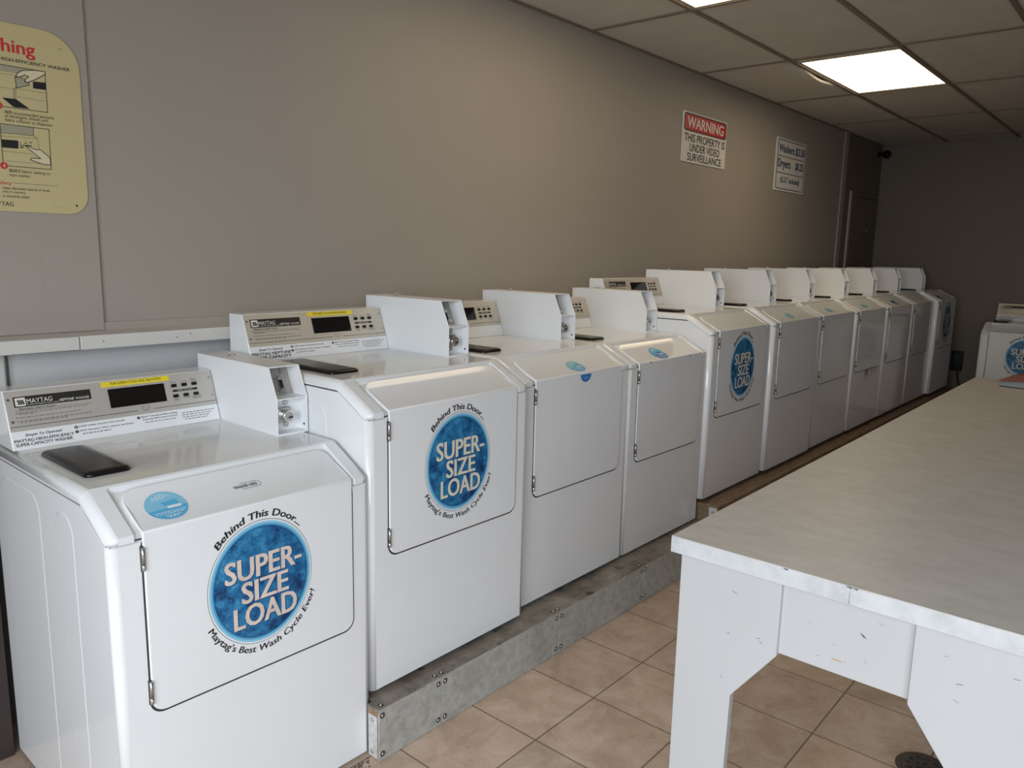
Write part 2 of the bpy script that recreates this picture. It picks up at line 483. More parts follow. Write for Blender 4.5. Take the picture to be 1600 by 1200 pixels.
# ledge in two lengths, mitred at the joint
YL = 0.802
for nm, x0, x1 in (('trim_2', XF + 0.4, 0.2638), ('trim_3', 0.2662, 7.0)):
    mb = MB()
    p = [(x0, YL, 1.139), (x1, YL, 1.139), (x1, YW - 0.001, 1.139), (x0, YW - 0.001, 1.139)]
    mb.prism(p, (0, 0, 0.041), 'trim_paint_lit', 0.0025, 1)
    if nm == 'trim_3':
        for xx in (0.33, 0.555, 0.60):
            mb.cyl((xx, YL + 0.0005, 1.163 + random.uniform(-.008, .01)), (0, -1, 0), 0.0022, 0.001, 'scuff', 8)
    struct(mb, nm, 'painted wooden ledge on the wall behind the washers', 'ledge')
mb = MB(); mb.box((XF + 0.4, YW - 0.035, 0.0), (0.10, YW - 0.0005, 1.139), 'trim_paint_lit', 0.008, 2); mb.box((XF + 0.4, YW - 0.05, 0.0), (0.104, YW - 0.036, 0.90), 'dark_paint_and_shade'); mb.box((-0.32, 0.735, 0.0), (-0.014, YW - 0.05, 0.895), 'shade_panel')  # added dark strip and block imitate the shade left of the first washer
mb.box((0.112, YW - 0.012, 0.0), (7.0, YW - 0.0005, 1.139), 'lower_paint_lit')
struct(mb, 'trim_4', 'painted wainscot below the ledge, with added dark panels standing in for shade', 'wainscot')
# pilaster and panelled door near the far corner
mb = MB(); mb.box((7.02, YW - 0.014, 0), (7.12, YW - 0.0005, ZC - 0.002), 'wall_paint', 0.004, 1); mb.box((7.12, YW - 0.006, 0), (XB - 0.001, YW - 0.0004, ZC - 0.002), 'far_dark')
struct(mb, 'trim_5', 'thin vertical strip dividing the wall near the far corner', 'wall strip')
dr = MB()
dr.box((7.29, YW - 0.022, 0), (7.335, YW - 0.0005, 2.10), 'wall_paint', 0.004, 1); dr.box((7.335, YW - 0.022, 2.06), (8.15, YW - 0.0005, 2.10), 'far_dark', 0.004, 1)
dr.box((7.345, YW - 0.018, 0), (8.15, YW - 0.0005, 2.05), 'far_dark', 0.003, 1)
door = struct(dr, 'door_1', 'painted service door with a pale frame in the far corner', 'door')
mb = MB(); mb.cyl((7.80, YW - 0.018, 1.735), (0, -1, 0), 0.012, 0.02, 'steel', 14, bevel=0.003); mb.build('door_knob', door)

# ceiling: lay-in tiles on an exposed grid
GX0, GSX = 2.9419 - 3 * 1.2196, 1.2196
GY0, GSY = YW - 0.6044, 0.605
xs = [GX0 + k * GSX for k in range(-2, 9)]
xs = [XF] + [x for x in xs if XF + 0.05 < x < XB - 0.02] + [XB]
yl = [YW] + [GY0 - k * GSY for k in range(0, 9) if GY0 - k * GSY > YR + 0.05] + [YR]
lamps = [(-0.717, GY0 - GSY), (1.7223, GY0 - GSY), (4.1615, GY0 - GSY)]


def is_lamp(x0, y1):
    return any(abs(x0 - lx) < 0.05 and abs(y1 - ly) < 0.05 for lx, ly in lamps[1:])


mb = MB()
mb.box((XF, YR, ZC + 0.16), (XB, YW, ZC + 0.2), 'void')
for a, c in zip(xs, xs[1:]):
    for d, g in zip(yl, yl[1:]):     # d larger y
        if is_lamp(a, g):
            continue
        sag = abs(d - YW) < 0.01 and (abs(a - 4.1615) < 0.05 or abs(a - 5.3811) < 0.05)
        if sag:
            # the tile has slipped and its inner edge hangs below the grid
            amp = 0.032 if a < 5 else 0.013
            cc = 0.42 if a < 5 else 0.3
            nx, ny = 18, 6
            idx = mb.mi('tile_ceiling')
            for zoff in (0.004, 0.018):
                G = [[mb.bm.verts.new((a + 0.012 + (c - a - 0.024) * i / nx, d - 0.002 - (d - g - 0.012) * j / ny,
                      ZC + zoff - amp * math.exp(-((i / nx - cc) / 0.24) ** 2) * (j / ny) ** 2.5)) for j in range(ny + 1)] for i in range(nx + 1)]
                if zoff < 0.01:
                    G0 = G
                for i in range(nx):
                    for j in range(ny):
                        f = mb.bm.faces.new((G[i][j], G[i + 1][j], G[i + 1][j + 1], G[i][j + 1])); f.material_index = idx; f.smooth = True
            for i in range(nx):
                f = mb.bm.faces.new((G0[i][ny], G0[i + 1][ny], G[i + 1][ny], G[i][ny])); f.material_index = idx
        else:
            mb.box((a + 0.003, g + 0.003, ZC + 0.004), (c - 0.003, d - 0.003, ZC + 0.02), 'tile_ceiling')
struct(mb, 'ceiling', 'suspended ceiling of pale beige lay-in tiles', 'ceiling')
mb = MB()
for x in xs[1:-1]:
    mb.box((x - 0.011, YR, ZC - 0.003), (x + 0.011, YW, ZC + 0.003), 'tbar')
for y in yl[1:-1]:
    mb.box((XF, y - 0.012, ZC - 0.005), (XB, y + 0.012, ZC + 0.0025), 'tbar')
mb.box((XF, YW - 0.02, ZC - 0.004), (XB, YW, ZC + 0.003), 'tbar'); mb.box((XB - 0.022, YR, ZC - 0.004), (XB, YW, ZC + 0.003), 'tbar')
struct(mb, 'trim_6', 'beige metal grid bars between the ceiling tiles', 'ceiling grid')

lab = ['glowing ceiling light panel above the near end of the room', 'glowing ceiling light panel cut off by the top edge of the photo',
       'glowing ceiling light panel beside the sagging tile']
for k, (lx, ly) in enumerate(lamps):
    if k == 0:
        continue
    t = thing('ceiling_light', lab[k], 'ceiling light', (lx + GSX / 2, ly + GSY / 2, ZC), 0, 'ceiling light panels')
    hx, hy = GSX / 2 - 0.012, GSY / 2 - 0.014
    # the lens of the further lamp starts a little in from the grid
    x0 = -hx + (0.10 if k == 2 else 0.02)
    mb = MB()
    for lo, hi in (((-hx, -hy), (x0, hy)), ((hx - 0.012, -hy), (hx, hy)), ((x0, -hy), (hx - 0.012, -hy + 0.012)), ((x0, hy - 0.012), (hx - 0.012, hy))):
        mb.box((*lo, 0.002), (*hi, 0.03), 'lamp_frame' if hi[0] - lo[0] < 0.09 or lo[1] != -hy else 'tile_ceiling')
    mb.box((-hx, -hy, 0.03), (hx, hy, 0.10), 'lamp_frame')
    mb.build('housing', t)
    mb = MB(); mb.box((x0, -hy + 0.012, 0.004), (hx - 0.012, hy - 0.012, 0.012), 'lamp_lens'); mb.build('diffuser', t)

# ------------------------------------------------------------------ washing machine prototype parts
W = 0.6865
OFF = Vector((-W / 2, -0.37, 0))      # origin at the centre of the base
HS, HB, VB = 0.8195, 0.885, 0.1315    # seam heights front / back, depth of the fold
HR, HD, VD = 0.8385, 0.915, 0.142     # ridge, deck, deck front
DEP = 0.742
A_, B_ = 0.0705, 0.6258               # door sides
ZD = 0.4125                           # door bottom
SL = Vector((VD, HD - HR)).normalized()          # slope direction (y,z)
NS = Vector((-SL.y, SL.x))                        # slope normal
proto = {}


def corner_stations(r, n=5):
    return [(r * (1 - math.sin(a)), r * (1 - math.cos(a))) for a in [math.pi / 2 * k / n for k in range(n + 1)]][::-1]


def mk_cabinet():
    mb = MB()
    r = 0.02
    st = [(r * (1 - math.cos(a)), r * (1 - math.sin(a))) for a in [math.pi / 2 * k / 5 for k in range(6)]]  # (x, inset of the front)
    rings = []

    def prof(x, ins):
        return [(x, ins, 0.012), (x, ins, HS - 0.002), (x, VB, HB - 0.002), (x, DEP, HB - 0.002), (x, DEP, 0.012)]
    for x, ins in st:
        rings.append(prof(x, ins))
    for x, ins in st[::-1]:
        rings.append(prof(W - x, ins))
    fs = mb.loft(rings, 'enamel')
    for f in mb.bm.faces:
        f.smooth = abs(f.normal.x) > 0.05 and abs(f.normal.y) > 0.05 and abs(f.normal.z) < 0.1
    # pressed stiffening panels in both sides
    for x, sx in ((0, -1), (W, 1)):
        for y0, y1, z0, z1 in ((0.19, 0.30, 0.06, 0.845), (0.40, 0.69, 0.06, 0.845)):
            rr = (y1 - y0) / 2 - 0.001
            q = rrect(y0, z0, y1, z1, min(rr, 0.055), 6)
            q2 = rrect(y0 + 0.004, z0 + 0.004, y1 - 0.004, z1 - 0.004, min(rr, 0.055) - 0.004, 6)
            A = [mb.bm.verts.new((x, u, v)) for u, v in q]; Bv = [mb.bm.verts.new((x + sx * 0.001, u, v)) for u, v in q2]
            n = len(q)
            for k in range(n):
                f = mb.bm.faces.new((A[k], A[(k + 1) % n], Bv[(k + 1) % n], Bv[k])); f.material_index = 0
            f = mb.bm.faces.new(Bv); f.material_index = 0
    bmesh.ops.recalc_face_normals(mb.bm, faces=mb.bm.faces)
    # dark joint under the lid
    j = 0.0075
    mb.prism([(j, j, HS - 0.004), (j, j, HS + 0.004), (j, VB, HB + 0.004), (j, DEP - j, HB + 0.004), (j, DEP - j, HB - 0.004), (j, VB, HB - 0.004)], (W - 2 * j, 0, 0), 'gap')
    # dark line around the door opening
    fr = lambda u, v, h: Vector((u, -h, v))
    outer = rrect(A_ - 0.0045, ZD - 0.0045, B_ + 0.003, HS + 0.02, 0.034, 8)
    o2 = [(u, min(v, HS - 0.001)) for u, v in outer]
    mb.flat([o2], fr, 'gap', 0.0006)
    return mb.build('cabinet', None, OFF)


def mk_cover():
    """pressed lid: rounded edges and a shallow pocket in the slope for the door"""
    mb = MB(); r = 0.022; n = 5
    th0 = 0.0025

    def prof(x, o, ins, pk=0.0):
        # o: how far the top is rounded down, ins: front inset
        def off(p, nrm):
            return (p[0] - nrm[0] * o, p[1] - nrm[1] * o)
        kf = 1 / (1 + (NS.x * -1))
        mr = ((-1 + NS.x) * kf, NS.y * kf)                       # mitre front/slope
        kb = 1 / (1 + NS.y)
        mbn = (NS.x * kb, (1 + NS.y) * kb)
        P = [(ins, HS + th0), (ins + 0.0, HR - o * 0.9), (0, 0), (0, 0), (VD, HD), (DEP, HD - o), (DEP, HB + th0), (VB + 0.004, HB + th0)]
        bend = (VD - mbn[0] * 0 + ins * 0.0, HD - o)
        P[4] = (VD + o * 0.27 + 0.0, HD - o)
        P[1] = (ins, HR - o * 0.8)
        # two extra points on the slope: pocket top and pocket lip
        sA = 0.138; sB = 0.150
        base = Vector((ins, HR - o * 0.8)); top = Vector(P[4])
        d = top - base
        a = base + d * 0.90; b2 = base + d * 0.955
        if pk:
            nn = Vector((-d.y, d.x)).normalized()
            P[1] = (ins + pk * 0.9, HR - pk * 0.35)
            P[0] = (ins + pk * 0.9, HS + th0)
            a = Vector(a) - nn * pk
            P[2] = (a.x, a.y); P[3] = (b2.x, b2.y)
        else:
            P[2] = (a.x, a.y); P[3] = (b2.x, b2.y)
        return [(x, p[0], p[1]) for p in P]
    rings = []
    for k in range(n + 1):
        a = math.pi / 2 * k / n
        rings.append(prof(r * (1 - math.cos(a)), r * (1 - math.sin(a)), 0.02 * (1 - math.sin(a))))
    xa, xb = A_ - 0.010, B_ + 0.006
    rings.append(prof(xa - 0.006, 0, 0)); rings.append(prof(xa, 0, 0, 0.010)); rings.append(prof(xb, 0, 0, 0.010)); rings.append(prof(xb + 0.006, 0, 0))
    for k in range(n, -1, -1):
        a = math.pi / 2 * k / n
        rings.append(prof(W - r * (1 - math.cos(a)), r * (1 - math.sin(a)), 0.02 * (1 - math.sin(a))))
    mb.loft(rings, 'enamel')
    mb.bm.normal_update()
    for f in mb.bm.faces:
        c = f.calc_center_median()
        f.smooth = (c.x < r or c.x > W - r) and abs(f.normal.x) < 0.995
    return mb.build('top_cover', None, OFF)


def slope_pt(x, s, h):
    """x across, s up the slope from the ridge, h out of the surface"""
    p = Vector((0, HR)) + SL * s + NS * h
    return Vector((x, p.x, p.y))


DT = 0.004      # door stands proud of the front by this much


def mk_door():
    mb = MB(); i = mb.mi('enamel')
    st = 0.135; rb, rt = 0.032, 0.035
    bot = [(A_, HR)] + [(A_ + rb * (1 - math.cos(R(90 * k / 6))), ZD + rb * (1 - math.sin(R(90 * k / 6)))) for k in range(7)] \
        + [(B_ - rb * (1 - math.cos(R(90 - 90 * k / 6))), ZD + rb * (1 - math.sin(R(90 - 90 * k / 6)))) for k in range(7)] + [(B_, HR)]
    top = [(B_, 0)] + [(B_ - rt * (1 - math.cos(R(90 * k / 6))), st - rt * (1 - math.sin(R(90 * k / 6)))) for k in range(7)] \
        + [(A_ + rt * (1 - math.cos(R(90 - 90 * k / 6))), st - rt * (1 - math.sin(R(90 - 90 * k / 6)))) for k in range(7)] + [(A_, 0)]
    k_ = DT / (1 - NS.x)
    mit = Vector((-1 + NS.x, NS.y)) * k_

    def ridge(x, top_=True):
        return mb.bm.verts.new((x, mit.x if top_ else 0.0, HR + (mit.y if top_ else -0.004)))
    RL, RR = ridge(A_), ridge(B_); rl, rr = ridge(A_, False), ridge(B_, False)
    f1 = [RL] + [mb.bm.verts.new((x, -DT, z)) for x, z in bot[1:-1]] + [RR]
    b1 = [rl] + [mb.bm.verts.new((x, -0.0008, z)) for x, z in bot[1:-1]] + [rr]
    f2 = [RR] + [mb.bm.verts.new(slope_pt(x, s, DT)) for x, s in top[1:-1]] + [RL]
    b2 = [rr] + [mb.bm.verts.new(slope_pt(x, s, -0.010)) for x, s in top[1:-1]] + [rl]
    fs = [mb.bm.faces.new(f1), mb.bm.faces.new(f2)]
    rim = []
    for F, B in ((f1, b1), (f2, b2)):
        for k in range(len(F) - 1):
            fs.append(mb.bm.faces.new((F[k], B[k], B[k + 1], F[k + 1])))
            rim.append(mb.bm.edges.get((F[k], F[k + 1])))
    for f in fs:
        f.material_index = i
    bmesh.ops.recalc_face_normals(mb.bm, faces=fs)
    rd = mb.bm.edges.get((RL, RR))
    res = bmesh.ops.bevel(mb.bm, geom=[e for e in rim if e] + [rd], offset=0.0032, segments=3, profile=0.5, affect='EDGES', clamp_overlap=True)
    for f in res['faces']:
        f.smooth = True
    # the sloping part is very slightly dished
    bm = mb.bm
    for k in range(1, 10):
        q = slope_pt(0, st * k / 10, 0)
        fsel = [f for f in bm.faces if abs(f.normal.x) < 0.2 and f.normal.z > 0.8]
        geom = set(fsel) | {e for f in fsel for e in f.edges} | {v for f in fsel for v in f.verts}
        bmesh.ops.bisect_plane(bm, geom=list(geom), plane_co=q, plane_no=(0, SL.x, SL.y))
    for v in bm.verts:
        s_ = (v.co.y) * SL.x + (v.co.z - HR) * SL.y
        if 0.004 < s_ < st and v.co.y > -0.003:
            dz = -0.0062 * (1 - (2 * s_ / st - 1) ** 2)
            v.co.y += NS.x * dz; v.co.z += NS.y * dz
    bm.normal_update()
    big = [f for f in bm.faces if abs(f.normal.x) < 0.05 and f.normal.z > 0.75 and f.calc_area() > 0.002]
    for f in big:
        f.smooth = True
    bs = set(big)
    for f in big:
        for e in f.edges:
            if any(g not in bs for g in e.link_faces):
                e.smooth = False
    return mb.build('door', None, OFF)


def mk_hinge(z0, z1):
    mb = MB(); x = A_ - 0.0015
    mb.cyl((x, -0.006, z0), (0, 0, 1), 0.0042, (z1 - z0) * 0.26, 'chrome', 10)
    mb.cyl((x, -0.006, z0 + (z1 - z0) * 0.28), (0, 0, 1), 0.0042, (z1 - z0) * 0.72, 'steel', 10)
    mb.box((x - 0.005, -0.0045, z0 - 0.002), (x + 0.002, -0.0008, z1 + 0.002), 'gap')
    return mb.build('hinge', None, OFF)


def mk_lid():
    mb = MB()
    lo = [(0.050, 0.228), (0.155, 0.228), (0.155, 0.528), (0.050, 0.528)]
    q = rrect(0.048, 0.228, 0.156, 0.528, 0.018, 5)
    rings = []
    for ins, z in ((0.0, HD - 0.001), (0.001, HD + 0.006), (0.004, HD + 0.0095), (0.010, HD + 0.0115), (0.020, HD + 0.012)):
        q = rrect(0.048 + ins, 0.228 + ins, 0.156 - ins, 0.528 - ins, max(0.018 - ins * 0.6, 0.004), 5)
        rings.append([(u, v, z) for u, v in q])
    mb.loft(rings, 'black_plastic', smooth=True)
    return mb.build('dispenser_lid', None, OFF)


CX0, CX1 = 0.012, 0.5825
CB, CT = Vector((0.602, HD)), Vector((0.655, 1.066))
CN = Vector((-(CT - CB).y, (CT - CB).x)).normalized()


def cf(u, v, h=0.0):
    p = CB.lerp(CT, v) + CN * h
    return Vector((CX0 + (CX1 - CX0) * u, p.x, p.y))


def mk_console():
    mb = MB()
    mb.prism([(CX0, CB.x, CB.y), (CX0, CT.x, CT.y), (CX0, 0.734, 1.066), (CX0, 0.734, HD)], (CX1 - CX0, 0, 0), 'enamel', 0.0025, 2)
    return mb.build('control_console', None, OFF)


def squiggle(mb, u0, v0, u1, hgt, mname, frame=cf, seed=0, h=0.0032):
    """a line of very small print"""
    rnd = random.Random(seed); u = u0
    while u < u1:
        w = rnd.uniform(0.008, 0.022)
        mb.flat([rect(u, v0, min(u + w, u1), v0 + hgt)], frame, mname, h)
        u += w + 0.005


def mk_plate(mname):
    mb = MB()
    p = rect(0.004, 0.312, 0.996, 0.985)
    A = [cf(u, v, -0.001) for u, v in p]
    mb.prism(A, tuple(Vector((0, CN.x, CN.y)) * 0.0035), mname, 0.0008, 1)
    H = 0.0032
    mb.flat([rect(0.037, 0.705, 0.369, 0.880)], cf, 'brand_black', H)
    mb.flat([rrect(0.043, 0.722, 0.086, 0.862, 0.008)], cf, 'brand_white', H + .0004)
    for k in range(3):
        u = 0.050 + k * 0.009
        mb.flat([[(u, 0.825), (u + 0.007, 0.825), (u + 0.014, 0.755), (u + 0.007, 0.755)]], cf, 'brand_black', H + .0008)
    mb.flat([rect(0.048, 0.748, 0.082, 0.757)], cf, 'brand_black', H + .0008)
    mb.text('MAYTAG', cf, (0.091, 0.755, 0.198, 0.832), 'brand_white', H + .0004, 0.006)
    mb.text('COMMERCIAL', cf, (0.091, 0.725, 0.198, 0.742), 'brand_white', H + .0004)
    mb.text('NEPTUNE', cf, (0.226, 0.728, 0.292, 0.772), 'brand_white', H + .0004, 0.012, 0.25)
    mb.text('WASHER', cf, (0.298, 0.728, 0.360, 0.768), 'brand_white', H + .0004)
    mb.flat([rect(0.2, 0.727, 0.224, 0.733)], cf, 'brand_white', H + .0004)
    mb.text('PERSONAL SAFETY RULES', cf, (0.053, 0.655, 0.205, 0.685), 'ink', H, 0.004)
    mb.flat([rect(0.037, 0.642, 0.369, 0.646)], cf, 'ink', H)
    k = 0
    for v, ends, dot in ((0.605, 0.35, 1), (0.582, 0.12, 0), (0.525, 0.31, 1), (0.468, 0.36, 1), (0.445, 0.25, 0)):
        squiggle(mb, 0.05, v, ends, 0.012, 'ink_grey', seed=k); k += 1
        if dot:
            mb.flat([ell(0.041, v + 0.006, 0.0025, 0.009, 10)], cf, 'ink', H)
    # key legends
    for (u, v, txt) in ((0.780, 0.815, 'WHITES'), (0.836, 0.815, 'COLORS'), (0.890, 0.845, 'BRIGHT'), (0.890, 0.812, 'COLORS'), (0.783, 0.505, 'DAMP'), (0.783, 0.475, 'PRESS'),
                        (0.838, 0.505, 'WOOLENS'), (0.893, 0.505, 'DELICATES'), (0.893, 0.475, 'AND KNITS')):
        wd_ = 0.0055 * len(txt) / 2
        mb.text(txt, cf, (u - wd_, v, u + wd_, v + 0.022), 'ink_grey', H)
    mb.flat([rect(0.769, 0.645, 0.903, 0.687)], cf, 'ink', H)
    mb.text('FABRIC SETTINGS', cf, (0.795, 0.656, 0.877, 0.676), 'brand_white', H + .0004)
    mb.flat([rect(0.005, 0.383, 0.575, 0.391), rect(0.655, 0.383, 0.996, 0.391)], cf, 'ink', H)
    mb.flat(stroke(rrect(0.598, 0.395, 0.632, 0.465, 0.006, 2), 0.002, True) + [rect(0.602, 0.425, 0.628, 0.43), rect(0.602, 0.372, 0.630, 0.382)], cf, 'ink_grey', H)
    return mb.build('faceplate', None, OFF)


def mk_display():
    mb = MB()
    mb.prism([cf(u, v, 0.002) for u, v in rect(0.449, 0.493, 0.729, 0.834)], tuple(Vector((0, CN.x, CN.y)) * 0.0022), 'display')
    return mb.build('display_window', None, OFF)


def mk_button(u, v):
    mb = MB()
    mb.prism([cf(a, b_, 0.002) for a, b_ in rrect(u - 0.0135, v - 0.03, u + 0.0135, v + 0.03, 0.004, 2)], tuple(Vector((0, CN.x, CN.y)) * 0.004), 'black_plastic', 0.001, 1)
    return mb.build('button', None, OFF)


def mk_screw(u, v):
    mb = MB()
    mb.cyl(cf(u, v, 0.002), (0, CN.x, CN.y), 0.0042, 0.0025, 'steel', 12, 0.0034)
    mb.flat([rect(u - 0.005, v - 0.004, u + 0.005, v + 0.004)], cf, 'ink', 0.0049)
    return mb.build('screw', None, OFF)


def mk_strip(txt):
    mb = MB()
    mb.flat([rect(0.422, 0.874, 0.762, 0.970)], cf, 'yellow', 0.0036)
    mb.text(txt, cf, (0.467, 0.900, 0.72, 0.950), 'ink', 0.0042, 0.004)
    return mb.build('notice_strip', None, OFF)


def mk_instr(kind):
    """printed lower band of the console"""
    mb = MB(); H = 0.0008
    mb.text('Simple To Operate!', cf, (0.059, 0.205, 0.215, 0.262), 'ink', H, 0.01, 0.2)
    if kind == 0:
        mb.text('MAYTAG HIGH-EFFICIENCY', cf, (0.012, 0.130, 0.262, 0.180), 'ink', H, 0.02)
        mb.text('SUPER-CAPACITY WASHER', cf, (0.015, 0.062, 0.254, 0.112), 'ink', H, 0.012)
    else:
        mb.text('MAYTAG NEPTUNE', cf, (0.014, 0.125, 0.265, 0.185), 'ink', H, 0.024)
        mb.text('SUPER CAPACITY', cf, (0.016, 0.045, 0.262, 0.105), 'ink', H, 0.024)
    for k, (u, v) in enumerate(((0.277, 0.252), (0.277, 0.172), (0.571, 0.256))):
        mb.flat([ell(u, v, 0.008, 0.026, 18)], cf, 'ink', H)
        mb.text(str(k + 1), cf, (u - 0.002, v - 0.014, u + 0.002, v + 0.014), 'brand_white', H + .0004)
    mb.text('LOAD washer and close door securely', cf, (0.290, 0.236, 0.503, 0.272), 'ink', H, 0.008)
    mb.text('ADD detergent, fabric softener and bleach', cf, (0.290, 0.160, 0.542, 0.196), 'ink', H, 0.003)
    squiggle(mb, 0.30, 0.115, 0.43, 0.016, 'ink_grey', seed=4, h=H)
    mb.text('SELECT the desired fabric setting', cf, (0.584, 0.240, 0.770, 0.276), 'ink', H, 0.008)
    mb.text('Press only ONE of the six buttons', cf, (0.590, 0.190, 0.770, 0.224), 'ink', H, 0.008)
    squiggle(mb, 0.60, 0.15, 0.76, 0.012, 'ink_grey', seed=6, h=H)
    for k in range(4):
        squiggle(mb, 0.795 + (0.01 if k == 3 else 0), 0.225 - k * 0.042, 0.975 - 0.015 * k, 0.013, 'ink_grey', seed=10 + k, h=H)
    return mb.build('instruction_print', None, OFF)


BX0, BX1 = 0.585, 0.6865


def mk_box():
    mb = MB(); t = 0.0028
    side = [(0.738, HD + 0.001), (0.284, HD + 0.001), (0.284, 1.021), (0.324, 1.110), (0.738, 1.110)]
    for x in (BX0, BX1 - t):
        mb.prism([(x, y, z) for y, z in side], (t, 0, 0), 'box_white', 0.0008, 1)
    a, b_ = BX0 + t * 0.5, BX1 - t * 0.5
    mb.box((a, 0.3235, 1.110 - t), (b_, 0.738, 1.1105), 'box_white')
    mb.box((a, 0.735, HD + 0.001), (b_, 0.738, 1.11), 'box_white')
    mb.box((a, 0.2845, HD + 0.001), (b_, 0.738, HD + 0.004), 'box_white')
    mb.box((a, 0.2845, 1.018), (b_, 0.372, 1.0212), 'box_white')
    mb.box((a, 0.330, HD + 0.003), (b_, 0.333, 1.0185), 'box_white')
    # seam flange along the foot of the box
    mb.box((BX0 - 0.001, 0.283, HD - 0.001), (BX1, 0.739, HD + 0.003), 'box_white', 0.0008, 1)
    # punched hole in the right side plate
    mb.cyl((BX1 - t - 0.0001, 0.30, 0.935), (-1, 0, 0), 0.004, 0.0004, 'gap', 10)
    return mb.build('coin_box', None, OFF)


def mk_slide():
    mb = MB()
    d = Vector((0, 0.040, 0.089)).normalized(); n = Vector((0, -d.z, d.y))
    o = Vector((BX0 + 0.003, 0.352, 1.0215)); L = 0.086 / d.z
    wd_ = BX1 - BX0 - 0.006
    mb.prism([o, o + Vector((wd_, 0, 0)), o + Vector((wd_, 0, 0)) + d * L, o + d * L], tuple(-n * 0.003), 'slide_steel')
    fr = lambda u, v, h: o + Vector((u, 0, 0)) + d * v + n * h
    mb.flat([rect(0.018, 0.062, 0.0200, 0.092), rect(0.068, 0.062, 0.0700, 0.092), rect(0.002, 0.048, 0.04, 0.0492)], fr, 'ink', 0.0004)
    mb.flat([ell(0.046, 0.078, 0.0014, 0.0014, 8)], fr, 'ink', 0.0004)
    mb.cyl(fr(0.058, 0.048, 0), tuple(n), 0.007, 0.012, 'steel', 14, bevel=0.0015)
    mb.prism([fr(u, v, 0.001) for u, v in rect(0.0575, 0.012, 0.0655, 0.045)], tuple(n * 0.006), 'black_plastic', 0.001, 1)
    mb.prism([fr(u, v, 0.001) for u, v in rrect(0.050, 0.003, 0.073, 0.015, 0.003, 2)], tuple(n * 0.016), 'steel', 0.002, 2)
    return mb.build('coin_slide', None, OFF)


def mk_lock():
    mb = MB()
    c = Vector((0.632, 0.330, 0.966))
    mb.box((0.604, 0.312, 0.945), (0.650, 0.330, 0.99), 'steel', 0.004, 2)
    mb.cyl(c, (0, -1, 0), 0.0185, 0.034, 'chrome', 24, bevel=0.003)
    mb.cyl(c + Vector((0, -0.034, 0)), (0, -1, 0), 0.013, 0.0006, 'slide_steel', 20)
    mb.box((0.629, 0.2945, 0.960), (0.644, 0.2958, 0.965), 'ink')
    return mb.build('lock', None, OFF)


def mk_bolt(x, z):
    mb = MB(); mb.cyl((x, 0.330, z), (0, -1, 0), 0.0075, 0.006, 'steel', 12, bevel=0.002)
    return mb.build('bolt', None, OFF)


def mk_topbolt(x):
    mb = MB(); mb.cyl((x, 0.615, 1.1105), (0, 0, 1), 0.0045, 0.005, 'steel', 10, bevel=0.0015)
    mb.cyl((x, 0.615, 1.1155), (0, 0, 1), 0.0025, 0.006, 'chrome', 8)
    return mb.build('bolt', None, OFF)


def mk_foot(x, y):
    mb = MB(); mb.cyl((x, y, 0), (0, 0, 1), 0.02, 0.0125, 'rubber', 14)
    return mb.build('foot', None, OFF)


def mk_decal(letters):
    mb = MB(); cx, cz, rx, rz = 0.350, 0.640, 0.1425, 0.158

    def fr(u, v, h):
        return Vector((cx + rx * u, -DT - h, cz + rz * v))
    ring = lambda r: ell(0, 0, r, r, 72)
    mb.flat([ring(1.0)], fr, 'ink_grey', 0.0003); mb.flat([ring(0.99)], fr, 'stick_white', 0.0005)
    mb.flat([ring(0.965)], fr, 'cyan_light', 0.0007); mb.flat([ring(0.925)], fr, 'cyan_mid', 0.0009)
    mb.flat([ring(0.895)], fr, 'navy', 0.0011); mb.flat([ring(0.88)], fr, 'water_blue', 0.0013)
    for txt, r_ in (('SUPER-', (-0.68, 0.10, 0.78, 0.46)), ('SIZE', (-0.39, -0.28, 0.50, 0.07)), ('LOAD', (-0.55, -0.67, 0.66, -0.31))):
        mb.text(txt, fr, (r_[0] + .02, r_[1] - .02, r_[2] + .02, r_[3] - .02), 'navy', 0.0015, 0.036)
        mb.text(txt, fr, r_, letters, 0.0017, 0.036)

    def arc(t0, t1, r0, hgt, inside):
        def w(t, q):
            a = R(t0 + (t1 - t0) * t)
            rr = r0 + hgt * q if not inside else r0 + hgt * (1 - q)
            return rr * math.cos(a), rr * math.sin(a)
        return w
    mb.text('Behind This Door...', fr, (0, 0, 1, 1), 'ink', 0.0009, 0.032, 0.1, arc(138, 44, 1.04, 0.115, False))
    mb.text("Maytag's Best Wash Cycle Ever!", fr, (0, 0, 1, 1), 'ink', 0.0009, 0.026, 0.1, arc(207, 337, 1.03, 0.145, True))
    return mb.build('decal', None, OFF)


